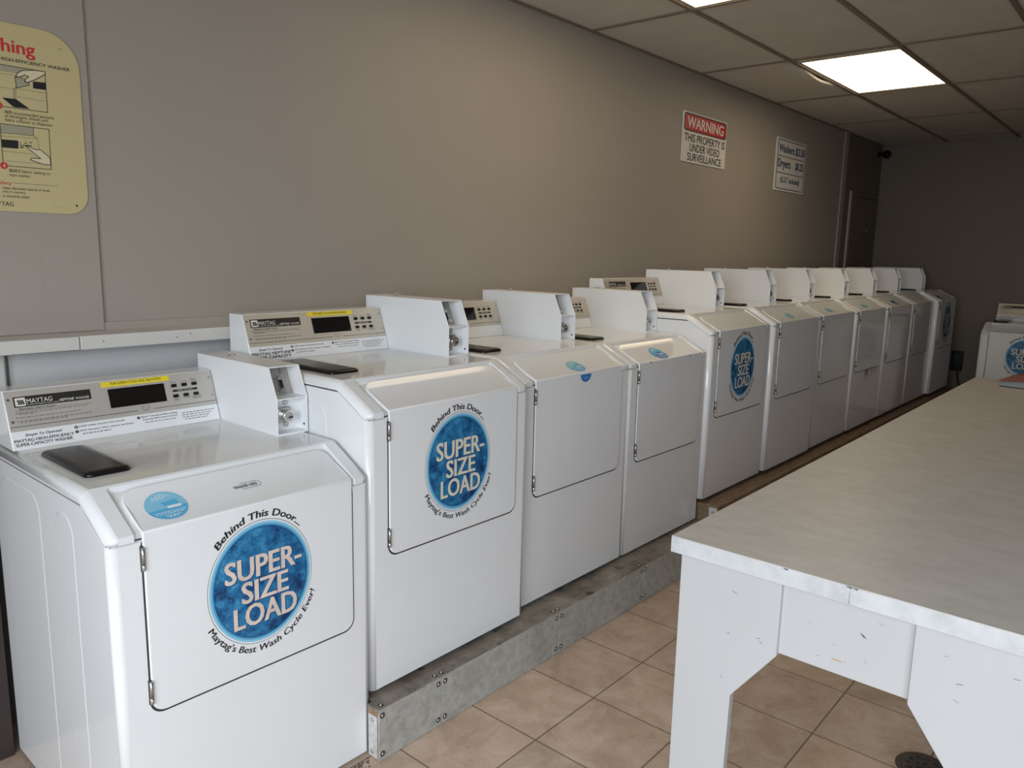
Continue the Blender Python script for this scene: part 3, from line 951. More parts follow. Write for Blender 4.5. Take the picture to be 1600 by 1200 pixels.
def mk_sticker(x, s, rx, rs, base, low, wrap=False, name='sticker'):
    """oval sticker on the sloping top of the door"""
    dish = lambda q: -0.0062 * (1 - (2 * q / 0.135 - 1) ** 2)
    mb = MB()
    fr = lambda u, v, h: Vector((u, v, h))
    mb.flat([ell(0, 0, 1, 1, 40)], fr, 'stick_white' if base == 'cyan_light' else base, 0.0004)
    mb.flat([ell(0, 0, 0.96, 0.96, 40)], fr, base, 0.0006)
    low_pts = [p for p in ell(0, 0, 0.95, 0.95, 60) if p[1] < -0.12 + 0.06 * p[0]]
    low_pts.sort(key=lambda p: math.atan2(p[1] + 0.3, p[0]))
    mb.flat([low_pts], fr, low, 0.0008)
    mb.flat([[(-0.2, 0.25), (0.55, 0.33), (0.62, -0.02), (0.0, -0.08)]], fr, low, 0.0010)
    mb.flat([rrect(0.0, -0.2, 0.66, -0.03, 0.05, 3)], fr, 'stick_white', 0.0012)
    for k, (v, w0, w1) in enumerate(((0.72, -.25, .2), (0.60, -.45, .35), (0.48, -.5, .1), (-0.42, -.7, .75), (-0.54, -.65, .65), (-0.70, -.3, .45), (-.8, -.2, .3))):
        r_ = random.Random(k); u = w0
        while u < w1:
            d = r_.uniform(0.06, 0.16); mb.flat([rect(u, v, min(u + d, w1), v + 0.05)], fr, 'stick_white', 0.0010); u += d + 0.04
    for k in range(-9, 10):
        bmesh.ops.bisect_plane(mb.bm, geom=mb.bm.verts[:] + mb.bm.edges[:] + mb.bm.faces[:], plane_co=(0, k / 10, 0), plane_no=(0, 1, 0))
    for v_ in mb.bm.verts:
        u, v, h = v_.co
        v_.co = slope_pt(x + rx * u, s + rs * v, DT + h + 0.0002 + dish(s + rs * v))
    if wrap:
        # the lower piece of the oval continues on the upright face of the door
        g = lambda u, v, h: Vector((x + 0.012 + rx * 0.75 * u, -DT - h, HR - 0.006 + 0.030 * v))
        mb.flat([[(math.cos(R(a)), math.sin(R(a))) for a in range(180, 361, 10)]], g, 'stick_blue', 0.0005)
        mb.flat([rect(-0.5, -0.45, 0.5, -0.38), rect(-0.35, -0.62, 0.35, -0.56)], g, 'cyan_light', 0.0008)
    return mb.build(name, None, OFF)


def mk_here():
    mb = MB()
    fr = lambda u, v, h: slope_pt(0.352 + u, 0.068 + v, DT + h - 0.0059)
    p = [(-0.012, 0.010)] + [(0.030 + 0.010 * math.cos(R(a)), 0.010 * math.sin(R(a))) for a in range(90, -91, -15)] + [(-0.012, -0.010)]
    mb.flat(stroke(p, 0.0011), fr, 'ink', 0.0005)
    mb.text('WASHER HERE', fr, (-0.032, -0.005, 0.031, 0.005), 'ink', 0.0005, 0.012)
    return mb.build('door_label', None, OFF)


P = {}
P['cabinet'] = mk_cabinet(); P['top_cover'] = mk_cover(); P['door'] = mk_door(); P['lid'] = mk_lid(); P['console'] = mk_console(); P['box'] = mk_box()
P['hinges'] = [mk_hinge(0.755, 0.808), mk_hinge(0.440, 0.494)]
P['plate'] = {'plate_cool_lit': mk_plate('plate_cool_lit'), 'plate_warm_lit': mk_plate('plate_warm_lit')}
P['display'] = mk_display()
P['buttons'] = [mk_button(u, v) for v in (0.764, 0.567) for u in (0.780, 0.8355, 0.8905)]
P['screws'] = [mk_screw(u, v) for u, v in ((0.017, 0.843), (0.019, 0.472), (0.979, 0.847), (0.981, 0.495))]
P['slide'] = mk_slide(); P['lock'] = mk_lock(); P['bolts'] = [mk_bolt(0.640, 1.001), mk_bolt(0.640, 0.936), mk_topbolt(0.627), mk_topbolt(0.643)]
P['feet'] = [mk_foot(x, y) for x in (0.06, W - 0.06) for y in (0.07, DEP - 0.07)]
P['instr'] = [mk_instr(0), mk_instr(1)]
P['strip'] = [mk_strip('FOR SUPER CYCLE ADD 50¢ EXTRA'), mk_strip('FOR SUPER CYCLE WASH ADD 50¢ EXTRA')]
P['decal'] = {'decal_pink': mk_decal('decal_pink'), 'decal_cream': mk_decal('decal_cream')}
P['here'] = mk_here()


def cp(src, parent):
    o = src.copy(); COL.objects.link(o); o.parent = parent
    return o


def washer(label, x, y, z, rz, group, plate='plate_warm_lit', instr=None, strip=None, decal=None, sticker=None, here=False):
    rot = Matrix.Rotation(rz, 3, 'Z')
    t = thing('washing_machine', label, 'washing machine', Vector((x, y, z)) - rot @ OFF, rz, group)
    cp(P['cabinet'], t); cp(P['top_cover'], t)
    d = cp(P['door'], t)
    for h in P['hinges']:
        cp(h, d)
    if decal:
        cp(P['decal'][decal], d)
    if sticker:
        sk = mk_sticker(*sticker); sk.parent = d
    if here:
        cp(P['here'], d)
    lid = cp(P['lid'], t); lid['label'] = 'glossy black detergent dispenser lid'
    c = cp(P['console'], t)
    cp(P['plate'][plate], c); cp(P['display'], c)
    for q in P['buttons'] + P['screws']:
        cp(q, c)
    if instr is not None:
        cp(P['instr'][instr], c)
    if strip is not None:
        s_ = cp(P['strip'][strip], c); s_['label'] = 'yellow printed notice strip'
    b_ = cp(P['box'], t)
    cp(P['slide'], b_); cp(P['lock'], b_)
    for q in P['bolts']:
        cp(q, b_)
    for q in P['feet']:
        cp(q, t)
    return t


ZA, ZB = 0.164, 0.2625
ROW = 'washing machines in the long row'
spec = [
    (0, 0, 0.0, -0.134, 'nearest white washer, standing on the floor, with blue decal and pale blue oval sticker',
     dict(plate='plate_cool_lit', instr=0, strip=0, decal='decal_pink', sticker=(0.152, 0.062, 0.049, 0.048, 'cyan_light', 'cyan'), here=True)),
    (0.695, 0.0104, ZA + .0022, 0.151, 'blue-decal washer with yellow notice on console tinted for warm light, first on the metal-clad plinth',
     dict(instr=1, strip=1, decal='decal_cream')),
    (1.3918, 0.0484, ZA + .0036, 0.11, 'white washer with plain door whose pale oval sticker folds over the door ridge',
     dict(sticker=(0.358, 0.042, 0.046, 0.036, 'stick_aqua', 'cyan', True))),
    (2.082, 0.0552, ZA - .002, -0.07, 'white plain-door washer with deep blue oval sticker, last on the lower metal-clad plinth',
     dict(sticker=(0.292, 0.045, 0.052, 0.045, 'cyan', 'stick_blue'))),
    (2.7734, 0.0376, ZB - .007, -0.157, 'white washer with round blue decal, first on the higher brown plinth in mid row',
     dict(decal='decal_cream')),
    (3.4666, 0.0201, ZB - .0014, -0.06, 'plain-door washer directly right of the blue-decal washer in mid row',
     dict(sticker=(0.31, 0.052, 0.045, 0.03, 'stick_aqua', 'cyan_mid'))),
    (4.1605, 0.0292, ZB, 0.0, 'plain-door washer second to the right of the mid-row blue-decal washer',
     dict(sticker=(0.30, 0.055, 0.05, 0.028, 'stick_aqua', 'cyan_mid'))),
    (4.8544, 0.0224, ZB, -0.03, 'plain-door washer with brown drip stains under its door',
     dict(sticker=(0.30, 0.055, 0.05, 0.028, 'stick_aqua', 'cyan_mid'))),
    (5.548, 0.0175, ZB, 0.07, 'plain-door washer with dark oval sticker, third from the far end of the row',
     dict(sticker=(0.33, 0.05, 0.045, 0.035, 'navy', 'stick_blue'))),
    (6.2417, 0.0144, ZB + .0018, -0.05, 'plain-door washer without a sticker, second from the far end of the row', dict()),
    (6.9352, -0.0213, ZB + .0048, -0.1, 'blue-decal washer ending the long row, beside the dark corner',
     dict(decal='decal_cream', sticker=(0.20, 0.05, 0.05, 0.03, 'navy', 'stick_blue'))),
]
WS = []
for x, y, z, a, label, kw in spec:
    WS.append(washer(label, x, y, z, R(a), ROW, **kw))
# the washer against the far wall faces the storefront
WS.append(washer('blue-decal washer standing alone against the far wall, partly behind the table', 7.30, -0.30, 0.0, R(-90), 'washing machine against the far wall', instr=0, decal='decal_cream'))
# brown drips below the door of the fourth washer from the far end
mb = MB()
rnd = random.Random(3)
fr = lambda u, v, h: Vector((u, -h, v))
mat('drip', (0.36, 0.30, 0.22), 0.5)
for k in range(9):
    u = 0.30 + rnd.uniform(0, 0.28); w_ = rnd.uniform(0.004, 0.012); L = rnd.uniform(0.03, 0.11)
    mb.flat([[(u - w_, ZD - 0.005), (u + w_, ZD - 0.005), (u + w_ * 0.6, ZD - L * 0.6), (u, ZD - L), (u - w_ * 0.6, ZD - L * 0.6)]], fr, 'drip', 0.0005)
o = mb.build('drip_stain', WS[7], OFF)
mb = MB()
for u in (0.16, 0.505):
    c_ = [(u + 0.006 * math.cos(a) * rnd.uniform(0.6, 1.2), 0.004 * math.sin(a) * rnd.uniform(0.6, 1.1)) for a in [k * math.pi / 4 for k in range(8)]]
    mb.flat([c_], lambda p, q, h: Vector((p, -DT - h, HR - 0.0025 + q)), 'scuff', 0.0008)
mb.build('paint_chip', WS[3], OFF)

# remove prototype parts
def wipe(v):
    if isinstance(v, (list, tuple)):
        [wipe(q) for q in v]
    elif isinstance(v, dict):
        [wipe(q) for q in v.values()]
    else:
        bpy.data.objects.remove(v)


wipe(P)

# ------------------------------------------------------------------ plinths under the washers
t = thing('plinth', 'low plinth clad in grey riveted metal sheets under the second to fourth washers', 'plinth', (0.69, 0.35, 0))
o_ = Vector((-0.69, -0.35, 0))
mb = MB(); mb.box((0.693, -0.004, 0.0), (2.768, 0.82, 0.150), 'wood_edge'); mb.box((0.671, -0.052, 0.0), (2.768, -0.004, 0.150), 'wood_edge')
mb.build('core', t, o_)
mb = MB()
mb.box((0.668, -0.056, 0.150), (2.772, -0.0045, 0.1615), 'plinth_top', 0.001, 1); mb.box((0.693, -0.0045, 0.150), (2.772, 0.82, 0.1615), 'plinth_top')
tp = mb.build('top_sheet', t, o_)
seams = [0.6675, 0.9155, 1.507, 2.09, 2.66, 2.772]
for a, c in zip(seams, seams[1:]):
    mb = MB(); mb.box((a + 0.0012, -0.0565, 0.001), (c - 0.0012, -0.052, 0.1605), 'galvanised', 0.0008, 1)
    fp = mb.build('metal_sheet', t, o_)
    for xx in (a + 0.014, c - 0.014):
        if xx > 2.75:
            continue
        for zz in (0.022, 0.142):
            mb = MB(); mb.cyl((xx, -0.0565, zz), (0, -1, 0), 0.0088, 0.0006, 'gap', 14); mb.cyl((xx, -0.0571, zz), (0, -1, 0), 0.0068, 0.0032, 'steel', 14, 0.0035); mb.cyl((xx, -0.0603, zz), (0, -1, 0), 0.0022, 0.0006, 'gap', 8)
            mb.build('rivet', fp, o_)
for xx in (0.69, 0.902, 0.93, 1.494, 1.52, 2.077, 2.103):
    mb = MB(); mb.cyl((xx, -0.038, 0.1615), (0, 0, 1), 0.0085, 0.0005, 'gap', 14); mb.cyl((xx, -0.038, 0.162), (0, 0, 1), 0.0062, 0.0028, 'steel', 12, 0.003); mb.build('rivet', tp, o_)
mb = MB(); mb.box((0.6685, -0.046, 0.004), (0.6712, -0.0085, 0.136), 'galvanised_bright', 0.0006, 1)
ep = mb.build('end_plate', t, o_)
for zz in (0.022, 0.122):
    mb = MB(); mb.cyl((0.6685, -0.026, zz), (-1, 0, 0), 0.006, 0.003, 'steel', 12, 0.0035); mb.build('rivet', ep, o_)

t = thing('plinth', 'higher brown wooden plinth under the far washers, with a small metal end plate', 'plinth', (2.79, 0.35, 0))
o_ = Vector((-2.79, -0.35, 0))
mb = MB(); mb.box((2.785, -0.045, 0), (7.72, 0.82, 0.236), 'plinth_board'); mb.build('core', t, o_)
mb = MB(); mb.box((2.783, -0.047, 0.2365), (7.72, 0.82, 0.2475), 'plinth_board', 0.0015, 1); mb.build('top_board', t, o_)
mb = MB(); mb.box((2.7805, -0.042, 0.12), (2.785, 0.0, 0.2365), 'galvanised_bright', 0.0006, 1); ep = mb.build('end_plate', t, o_)
mb = MB(); mb.cyl((2.7805, -0.022, 0.215), (-1, 0, 0), 0.006, 0.003, 'steel', 12, 0.0035); mb.build('rivet', ep, o_)

# ------------------------------------------------------------------ folding table
TX0, TX1, TY0, TY1, TZ = 0.765, 3.813, -1.582, -0.890, 0.880
t = thing('folding_table', 'long laundry folding table with speckled grey laminate top and white board legs', 'table', ((TX0 + TX1) / 2, (TY0 + TY1) / 2, 0))
o_ = -Vector(((TX0 + TX1) / 2, (TY0 + TY1) / 2, 0))
mb = MB(); mb.box((TX0 + 0.002, TY0 + 0.002, TZ - 0.034), (TX1 - 0.002, TY1 - 0.002, TZ - 0.0012), 'laminate_edge')
mb.box((TX0 + 0.0005, TY0 + 0.0005, TZ - 0.0012), (TX1 - 0.0005, TY1 - 0.0005, TZ), 'laminate')
top = mb.build('tabletop', t, o_)
# laminate strips on the edges, the near one jointed and chipped
mb = MB()
mb.box((TX0, -1.2465, TZ - 0.035), (TX0 + 0.002, TY1, TZ - 0.0013), 'laminate_edge', 0.0006, 1); mb.box((TX0, TY0, TZ - 0.035), (TX0 + 0.002, -1.2475, TZ - 0.0013), 'laminate_edge', 0.0006, 1)
mb.box((TX0 + 0.002, TY1 - 0.002, TZ - 0.035), (TX1, TY1, TZ - 0.0013), 'laminate_edge'); mb.box((TX0 + 0.002, TY0, TZ - 0.035), (TX1, TY0 + 0.002, TZ - 0.0013), 'laminate_edge')
mb.box((TX1 - 0.002, TY0 + .002, TZ - 0.035), (TX1, TY1 - .002, TZ - 0.0013), 'laminate_edge')
fr = lambda u, v, h: Vector((TX0 - h, u, TZ + v))
for yy, w_ in ((-1.131, 0.006), (-1.246, 0.007), (-1.257, 0.005)):
    mb.flat([[(yy - w_, -0.0012), (yy - w_ * 0.3, -0.0045), (yy + w_ * 0.6, -0.003), (yy + w_, -0.0012)]], fr, 'scuff', 0.0004)
mb.build('edge_strip', t, o_)
FX = TX0 + 0.02
for (xf, sgn) in ((FX, 1), (TX1 - 0.02, -1)):
    for side in (0, 1):
        def yy(v):
            return TY1 - 0.015 - v if side == 0 else TY0 + 0.015 + v
        prof = [(0, 0.846), (0.214, 0.846), (0.214, 0.688), (0.127, 0.569), (0.118, 0.0), (0, 0.0)]
        mb = MB()
        mb.prism([(xf, yy(v), z) for v, z in prof], (sgn * 0.019, 0, 0), 'white_board', 0.0015, 1)
        if sgn == 1:
            g = lambda u, v, h: Vector((xf - h, u, v))
            rnd = random.Random(5 + side)
            for k in range(10):
                u0 = yy(rnd.uniform(0.004, 0.20 if k < 4 else 0.11)); v0 = rnd.uniform(0.7, 0.82) if k < 4 else rnd.uniform(0.2, 0.66)
                L = rnd.uniform(0.003, 0.012); a = rnd.uniform(-0.5, 0.5)
                mb.flat(stroke([(u0, v0), (u0 + L * math.cos(a), v0 + L * math.sin(a))], rnd.uniform(0.0005, 0.0011)), g, 'scuff', 0.0004)
            if side == 1:
                mb.flat([[(-1.457, 0.600), (-1.462, 0.606), (-1.466, 0.604), (-1.463, 0.597)]], g, 'chip', 0.0004)
        # return board of the corner leg along the table's long side
        y1 = TY1 - 0.015 if side == 0 else TY0 + 0.015
        s2 = -1 if side == 0 else 1
        mb.prism([(xf + sgn * 0.020, y1, 0.846), (xf + sgn * 0.13, y1, 0.846), (xf + sgn * 0.11, y1, 0), (xf + sgn * 0.020, y1, 0)], (0, s2 * 0.019, 0), 'white_board', 0.001, 1)
        mb.build('leg', t, o_)
    mb = MB()
    mb.box((min(xf + sgn * 0.012, xf + sgn * 0.030), TY0 + 0.05, 0.690), (max(xf + sgn * 0.012, xf + sgn * 0.030), TY1 - 0.05, 0.846), 'white_board', 0.001, 1)
    if sgn == 1:
        g = lambda u, v, h: Vector((xf + 0.012 - h, u, v))
        mb.flat([[(-1.262, 0.785), (-1.268, 0.779), (-1.275, 0.776), (-1.270, 0.782)]], g, 'scuff', 0.0004)
        mb.flat([rect(-1.236, 0.716, -1.218, 0.7185), rect(-1.243, 0.7175, -1.239, 0.7195)], g, 'chip', 0.0004)
        for k in range(5):
            u0, v0 = rnd.uniform(-1.33, -1.15), rnd.uniform(0.71, 0.83)
            mb.flat(stroke([(u0, v0), (u0 - rnd.uniform(0.002, 0.01), v0 + rnd.uniform(-0.003, 0.003))], 0.0006), g, 'scuff', 0.0004)
    mb.build('apron', t, o_)
for y in (TY1 - 0.034, TY0 + 0.015):
    mb = MB(); mb.box((FX + 0.14, y, 0.70), (TX1 - 0.16, y + 0.019, 0.846), 'white_board', 0.001, 1); mb.build('apron', t, o_)

# dark red book lying on the far end of the table
t = thing('book', 'dark red-brown covered book with grey curved page edges on the far end of the table', 'book', (3.66, -1.185, TZ), R(-6))
hx, hy = 0.105, 0.145
mb = MB()
rings = []
for k in range(9):
    y = -hy + 2 * hy * k / 8; s_ = k / 8
    z1 = 0.022 + 0.010 * math.sin(math.pi * s_)
    rings.append([(-hx, y, 0.004), (hx, y, 0.004), (hx - 0.004, y, z1), (-hx + 0.006, y, z1)])
mb.loft(rings, 'page_grey'); mb.build('page_block', t)
mb = MB()
rings = []
for k in range(9):
    y = -hy - 0.004 + (2 * hy + 0.012) * k / 8; s_ = k / 8
    z0 = 0.023 + 0.010 * math.sin(math.pi * s_)
    thick = 0.005 + 0.045 * math.sin(math.pi * min(1, (1 - s_) * 0.9)) ** 1.2
    rings.append([(-hx - 0.004, y, z0), (hx + 0.004, y, z0), (hx + 0.004, y, z0 + thick), (-hx + 0.004, y, z0 + thick * 0.9)])
mb.loft(rings, 'red_cover', smooth=False); mb.build('cover', t)
mb = MB(); mb.box((-hx - 0.004, -hy, 0.0), (hx + 0.004, hy, 0.004), 'rubber', 0.001, 1); mb.build('back_cover', t)

# ------------------------------------------------------------------ things on the walls
# washing instructions poster
PY = YW - 0.0125
t = thing('poster', 'cream washing instruction poster with rounded corners and red heading at upper left', 'poster', (0.0, PY, 1.79))
o_ = Vector((0, -PY, -1.79))
pf = lambda u, v, h=0.0: Vector((u, PY - 0.004 - h, v))
mb = MB()
out = []
x0, x1, z0, z1 = -0.30, 0.361, 1.534, 2.046
for cx, cy, r, a0 in ((x1 - 0.058, z0 + 0.058, 0.058, -90), (x1 - 0.098, z1 - 0.098, 0.098, 0), (x0 + 0.098, z1 - 0.098, 0.098, 90), (x0 + 0.058, z0 + 0.058, 0.058, 180)):
    for k in range(9):
        a = R(a0 + 90 * k / 8); out.append((cx + r * math.cos(a), cy + r * math.sin(a)))
mb.prism([(u, PY, v) for u, v in out], (0, -0.004, 0), 'poster', 0.0008, 1)
L = {
    'border1': [(0.142, 1.932), (0.267, 1.932), (0.266, 1.82), (0.142, 1.82)], 'band1': [(0.142, 1.932), (0.231, 1.932), (0.196, 1.915), (0.142, 1.915)],
    'l1': [(0.142, 1.908), (0.192, 1.909)], 'l2': [(0.142, 1.871), (0.189, 1.871)], 'l3': [(0.193, 1.874), (0.267, 1.873)], 'l4': [(0.189, 1.852), (0.265, 1.85)],
    'hand1': [(0.191, 1.906), (0.197, 1.917), (0.209, 1.925), (0.239, 1.931), (0.267, 1.932), (0.267, 1.925), (0.239, 1.905), (0.222, 1.896), (0.216, 1.894), (0.213, 1.901), (0.219, 1.906), (0.224, 1.911), (0.214, 1.914), (0.201, 1.906)],
    'cup': [(0.189, 1.904), (0.191, 1.875), (0.223, 1.888), (0.223, 1.896), (0.214, 1.894), (0.213, 1.901), (0.201, 1.906)],
    'pour1': [(0.181, 1.842), (0.184, 1.87), (0.19, 1.878)], 'pour2': [(0.186, 1.843), (0.189, 1.871)], 'disp1': [(0.234, 1.9), (0.266, 1.902), (0.266, 1.882), (0.233, 1.881)],
    'tray': [(0.153, 1.844), (0.187, 1.845), (0.22, 1.823), (0.18, 1.822)],
    'border2': [(0.142, 1.773), (0.266, 1.773), (0.264, 1.66), (0.142, 1.66)], 'band2': [(0.144, 1.771), (0.225, 1.773), (0.224, 1.75), (0.142, 1.748)],
    'p1': [(0.142, 1.74), (0.234, 1.743), (0.237, 1.716)], 'disp2': [(0.143, 1.731), (0.184, 1.732), (0.183, 1.71), (0.143, 1.709)],
    'b1': [(0.188, 1.728), (0.192, 1.728), (0.192, 1.726), (0.187, 1.726)], 'b2': [(0.2, 1.728), (0.205, 1.729), (0.205, 1.726), (0.199, 1.726)],
    'b3': [(0.212, 1.731), (0.219, 1.731), (0.218, 1.729), (0.212, 1.729)], 'b4': [(0.187, 1.721), (0.217, 1.723), (0.217, 1.72), (0.187, 1.719)],
    'b5': [(0.188, 1.716), (0.197, 1.716), (0.196, 1.713), (0.187, 1.713)],
    'hand2': [(0.202, 1.72), (0.209, 1.718), (0.227, 1.712), (0.239, 1.713), (0.263, 1.693), (0.263, 1.672), (0.243, 1.673), (0.212, 1.682), (0.214, 1.687), (0.227, 1.688), (0.238, 1.688), (0.207, 1.714)],
    'l5': [(0.142, 1.699), (0.214, 1.699)], 'l6': [(0.148, 1.673), (0.235, 1.674)]}
for k in ('band1', 'band2', 'cup'):
    mb.flat([L[k]], pf, 'poster_grey', 0.0003)
for k in ('disp1', 'disp2', 'tray', 'b1', 'b2', 'b3', 'b4', 'b5'):
    mb.flat([L[k]], pf, 'ink', 0.0005)
for k in ('hand1', 'hand2'):
    mb.flat([L[k]], pf, 'poster_light', 0.0007); mb.flat(stroke(L[k], 0.0019, True), pf, 'ink', 0.0010)
for k in ('border1', 'border2'):
    mb.flat(stroke(L[k], 0.0017, True), pf, 'ink', 0.0005)
for k in ('l1', 'l2', 'l3', 'l4', 'p1', 'l5', 'l6'):
    mb.flat(stroke(L[k], 0.0006), pf, 'ink', 0.0005)
mb.flat(stroke(L['pour1'], 0.001) + stroke(L['pour2'], 0.001) + stroke(L['cup'], 0.0016, True) + stroke([(0.225, 1.773), (0.224, 1.75)], 0.001) + stroke([(0.142, 1.749), (0.224, 1.75), (0.234, 1.743)], 0.001), pf, 'ink', 0.0008)
mb.text('Washing', pf, (0.062, 1.957, 0.2445, 2.003), 'poster_red', 0.0006, 0.03)
mb.text('HIGH-EFFICIENCY WASHER', pf, (0.154, 1.944, 0.334, 1.953), 'ink', 0.0006, 0.014)
mb.text('ADD', pf, (0.156, 1.803, 0.174, 1.811), 'ink', 0.0006, 0.03)
mb.text('recommended amounts', pf, (0.1765, 1.802, 0.282, 1.811), 'ink', 0.0006)
mb.text('of detergent, bleach and', pf, (0.156, 1.790, 0.264, 1.801), 'ink', 0.0006)
mb.text('fabric softener to dispenser.', pf, (0.156, 1.779, 0.279, 1.790), 'ink', 0.0006)
mb.text('SELECT', pf, (0.155, 1.644, 0.184, 1.652), 'ink', 0.0006, 0.03)
mb.text('fabric setting to', pf, (0.187, 1.641, 0.260, 1.652), 'ink', 0.0006)
mb.text('start washer.', pf, (0.155, 1.632, 0.209, 1.640), 'ink', 0.0006)
for zc, d in ((1.822, '3'), (1.660, '4')):
    mb.flat([ell(0.143, zc, 0.0095, 0.0095, 24)], pf, 'poster_red', 0.0012)
    mb.text(d, pf, (0.1405, zc - 0.005, 0.1465, zc + 0.005), 'poster_light', 0.0015, 0.02)
mb.text('Safety', pf, (0.118, 1.605, 0.160, 1.618), 'poster_orange', 0.0006, 0.008, 0.15)
mb.flat([rect(0.163, 1.6135, 0.277, 1.6143)], pf, 'ink', 0.0006)
mb.text('rubber, flammable materials or fumes.', pf, (0.134, 1.594, 0.257, 1.603), 'ink', 0.0006)
mb.text("while it's operating.", pf, (0.134, 1.584, 0.192, 1.592), 'ink', 0.0006)
mb.text('or around the washer.', pf, (0.134, 1.573, 0.203, 1.581), 'ink', 0.0006)
mb.text('MAYTAG', pf, (0.098, 1.549, 0.159, 1.561), 'ink', 0.0006, 0.01)
squig = [rect(0.262 + k * 0.005, 1.5515, 0.265 + k * 0.005, 1.5535) for k in range(3)] + [rect(0.284 + k * 0.004, 1.5515, 0.287 + k * 0.004, 1.5535) for k in range(3)]
mb.flat(squig, pf, 'poster_grey', 0.0006)
mb.build('sheet', t, o_)
for px, pz in ((0.312, 2.002), (0.3265, 1.560)):
    mb = MB(); mb.cyl(pf(px, pz), (0, -1, 0), 0.003, 0.0012, 'poster_grey' if pz > 2 else 'ink', 10); mb.build('nail', t, o_)

# video surveillance warning sign
wf = lambda u, v, h=0.0: Vector((3.98 + 0.622 * u, YW - 0.007 - h, 2.052 + 0.314 * v))
t = thing('warning_sign', 'white warning sign with red header about video surveillance', 'sign', (4.291, YW, 2.21))
o_ = -Vector((4.291, YW, 2.21))
mb = MB()
mb.prism([wf(u, v, -0.006) for u, v in rrect(0, 0, 1, 1, 0.015, 3)], (0, -0.006, 0), 'sign_white', 0.0008, 1)
mb.flat([rrect(0.025, 0.62, 0.985, 0.975, 0.05)], wf, 'ink', 0.0004); mb.flat([rrect(0.04, 0.645, 0.97, 0.95, 0.04)], wf, 'sign_red', 0.0007)
mb.text('WARNING', wf, (0.095, 0.69, 0.915, 0.91), 'sign_white', 0.001, 0.026)
mb.text('THIS PROPERTY IS', wf, (0.045, 0.415, 0.965, 0.575), 'ink', 0.0005, 0.024)
mb.text('UNDER VIDEO', wf, (0.165, 0.225, 0.85, 0.385), 'ink', 0.0005, 0.024)
mb.text('SURVEILLANCE', wf, (0.125, 0.035, 0.90, 0.195), 'ink', 0.0005, 0.024)
mb.build('sign_panel', t, o_)
# price sign
qf = lambda u, v, h=0.0: Vector((5.475 + 0.62 * u, YW - 0.007 - h, 1.978 + 0.408 * v))
t = thing('price_sign', 'white price sign listing washers and dryers, further along the wall', 'sign', (5.785, YW, 2.18))
o_ = -Vector((5.785, YW, 2.18))
mb = MB()
mb.prism([qf(u, v, -0.006) for u, v in rrect(0, 0, 1, 1, 0.015, 3)], (0, -0.006, 0), 'sign_white', 0.0008, 1)
mb.flat(stroke(rrect(0.05, 0.045, 0.96, 0.96, 0.04, 4), 0.016, True) + [rect(0.05, 0.652, 0.96, 0.667), rect(0.05, 0.335, 0.96, 0.350)], qf, 'sign_blue', 0.0005)
mb.text('Washers $2.50', qf, (0.085, 0.71, 0.945, 0.885), 'sign_blue', 0.0005, 0.05)
mb.text('Dryers', qf, (0.075, 0.395, 0.49, 0.61), 'sign_blue', 0.0005, 0.05)
mb.text('$0.25', qf, (0.66, 0.43, 0.93, 0.60), 'sign_blue', 0.0005, 0.05)
mb.text('(G.S.T. included)', qf, (0.19, 0.135, 0.83, 0.27), 'sign_blue', 0.0005, 0.05)
mb.build('sign_panel', t, o_)

# surveillance camera high in the far corner
t = thing('security_camera', 'small black dome security camera high in the far corner', 'camera', (8.06, YW - 0.0005, 2.50))
mb = MB(); mb.cyl((0, 0, 0.02), (0, -1, 0), 0.03, 0.015, 'camera_black', 16); mb.cyl((0, -0.015, 0.02), (0, -1, 0), 0.013, 0.05, 'camera_black', 12); mb.build('bracket', t)
mb = MB()
rings = []
for k in range(1, 10):
    a = math.pi * k / 10; rings.append([(0.042 * math.sin(a) * math.cos(2 * math.pi * j / 18), -0.085 + 0.042 * math.sin(a) * math.sin(2 * math.pi * j / 18), 0.012 + 0.042 * math.cos(a)) for j in range(18)])
mb.loft(rings, 'camera_black', smooth=True); mb.build('camera_body', t)
mb = MB(); mb.cyl((-0.036, -0.10, 0.005), (-0.9, -0.4, -0.2), 0.014, 0.012, 'display', 14, bevel=0.002); mb.build('lens', t)

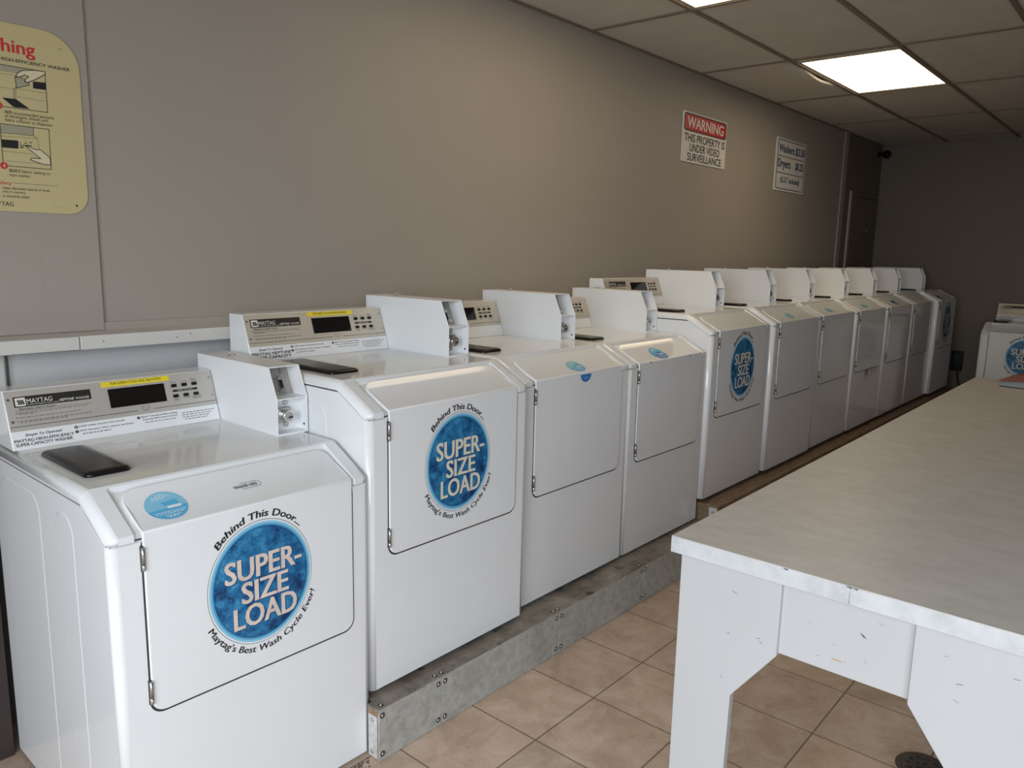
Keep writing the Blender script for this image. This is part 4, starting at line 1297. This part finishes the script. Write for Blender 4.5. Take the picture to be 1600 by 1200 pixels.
# black outlet box and its cable on the far wall
t = thing('outlet_box', 'small black electrical box on the far wall beside the last row washer', 'outlet', (XB, 0.02, 0.46))
mb = MB(); mb.box((-0.05, -0.05, -0.10), (-0.0005, 0.05, 0.10), 'camera_black', 0.004, 2); mb.build('housing', t)
mb = MB(); mb.box((-0.056, -0.03, 0.0), (-0.05, 0.03, 0.07), 'rubber', 0.001, 1); mb.build('socket_plate', t)
cu = bpy.data.curves.new('power_cord', 'CURVE'); cu.dimensions = '3D'; cu.bevel_depth = 0.007; cu.bevel_resolution = 3
sp = cu.splines.new('NURBS'); pts = [(XB - 0.06, 0.0, 0.40), (XB - 0.08, 0.0, 0.32), (XB - 0.07, -0.03, 0.20), (XB - 0.07, -0.10, 0.10), (XB - 0.08, -0.18, 0.03), (XB - 0.09, -0.26, 0.009), (XB - 0.10, -0.36, 0.009)]
sp.points.add(len(pts) - 1)
for p_, q in zip(sp.points, pts):
    p_.co = (*q, 1)
sp.use_endpoint_u = True
tmp = bpy.data.objects.new('tmp', cu); COL.objects.link(tmp); bpy.context.view_layer.update()
me = bpy.data.meshes.new_from_object(tmp.evaluated_get(bpy.context.evaluated_depsgraph_get())); bpy.data.objects.remove(tmp)
me.materials.clear(); me.materials.append(MAT['rubber'])
o = bpy.data.objects.new('power_cord', me); COL.objects.link(o)
tag(o, 'black power cord hanging down from the electrical box to the floor', 'cord')

# floor drain under the table
t = thing('floor_drain', 'round dark metal drain grate in the floor under the table', 'drain', (1.715, -1.232, 0))
mb = MB(); mb.cyl((0, 0, 0.0002), (0, 0, 1), 0.075, 0.004, 'drain_metal', 32, 0.071); mb.build('rim', t)
mb = MB(); mb.cyl((0, 0, 0.0042), (0, 0, 1), 0.062, 0.0015, 'drain_metal', 32, 0.060)
for r_, n in ((0.018, 5), (0.042, 11)):
    for k in range(n):
        a = 2 * math.pi * k / n
        mb.cyl((r_ * math.cos(a), r_ * math.sin(a), 0.0057), (0, 0, 1), 0.0068, 0.0004, 'void', 10)
mb.build('grate', t)

# a little dirt swept into the corner between the first washer and the plinth
mb = MB(); rnd = random.Random(11)
for k in range(45):
    x = 0.60 + abs(rnd.gauss(0, 0.03)); y = -0.018 - abs(rnd.gauss(0, 0.014)); r_ = rnd.uniform(0.001, 0.004)
    if x > 0.665 and y > -0.06:
        x = 0.66 - rnd.uniform(0, 0.02)
    mb.cyl((x, y, 0.0002), (0, 0, 1), r_, r_ * 0.6, 'dirt', 6, r_ * 0.5)
o = mb.build('debris')
tag(o, 'dark dirt and lint on the floor at the foot of the nearest washer', 'dirt'); o['kind'] = 'stuff'
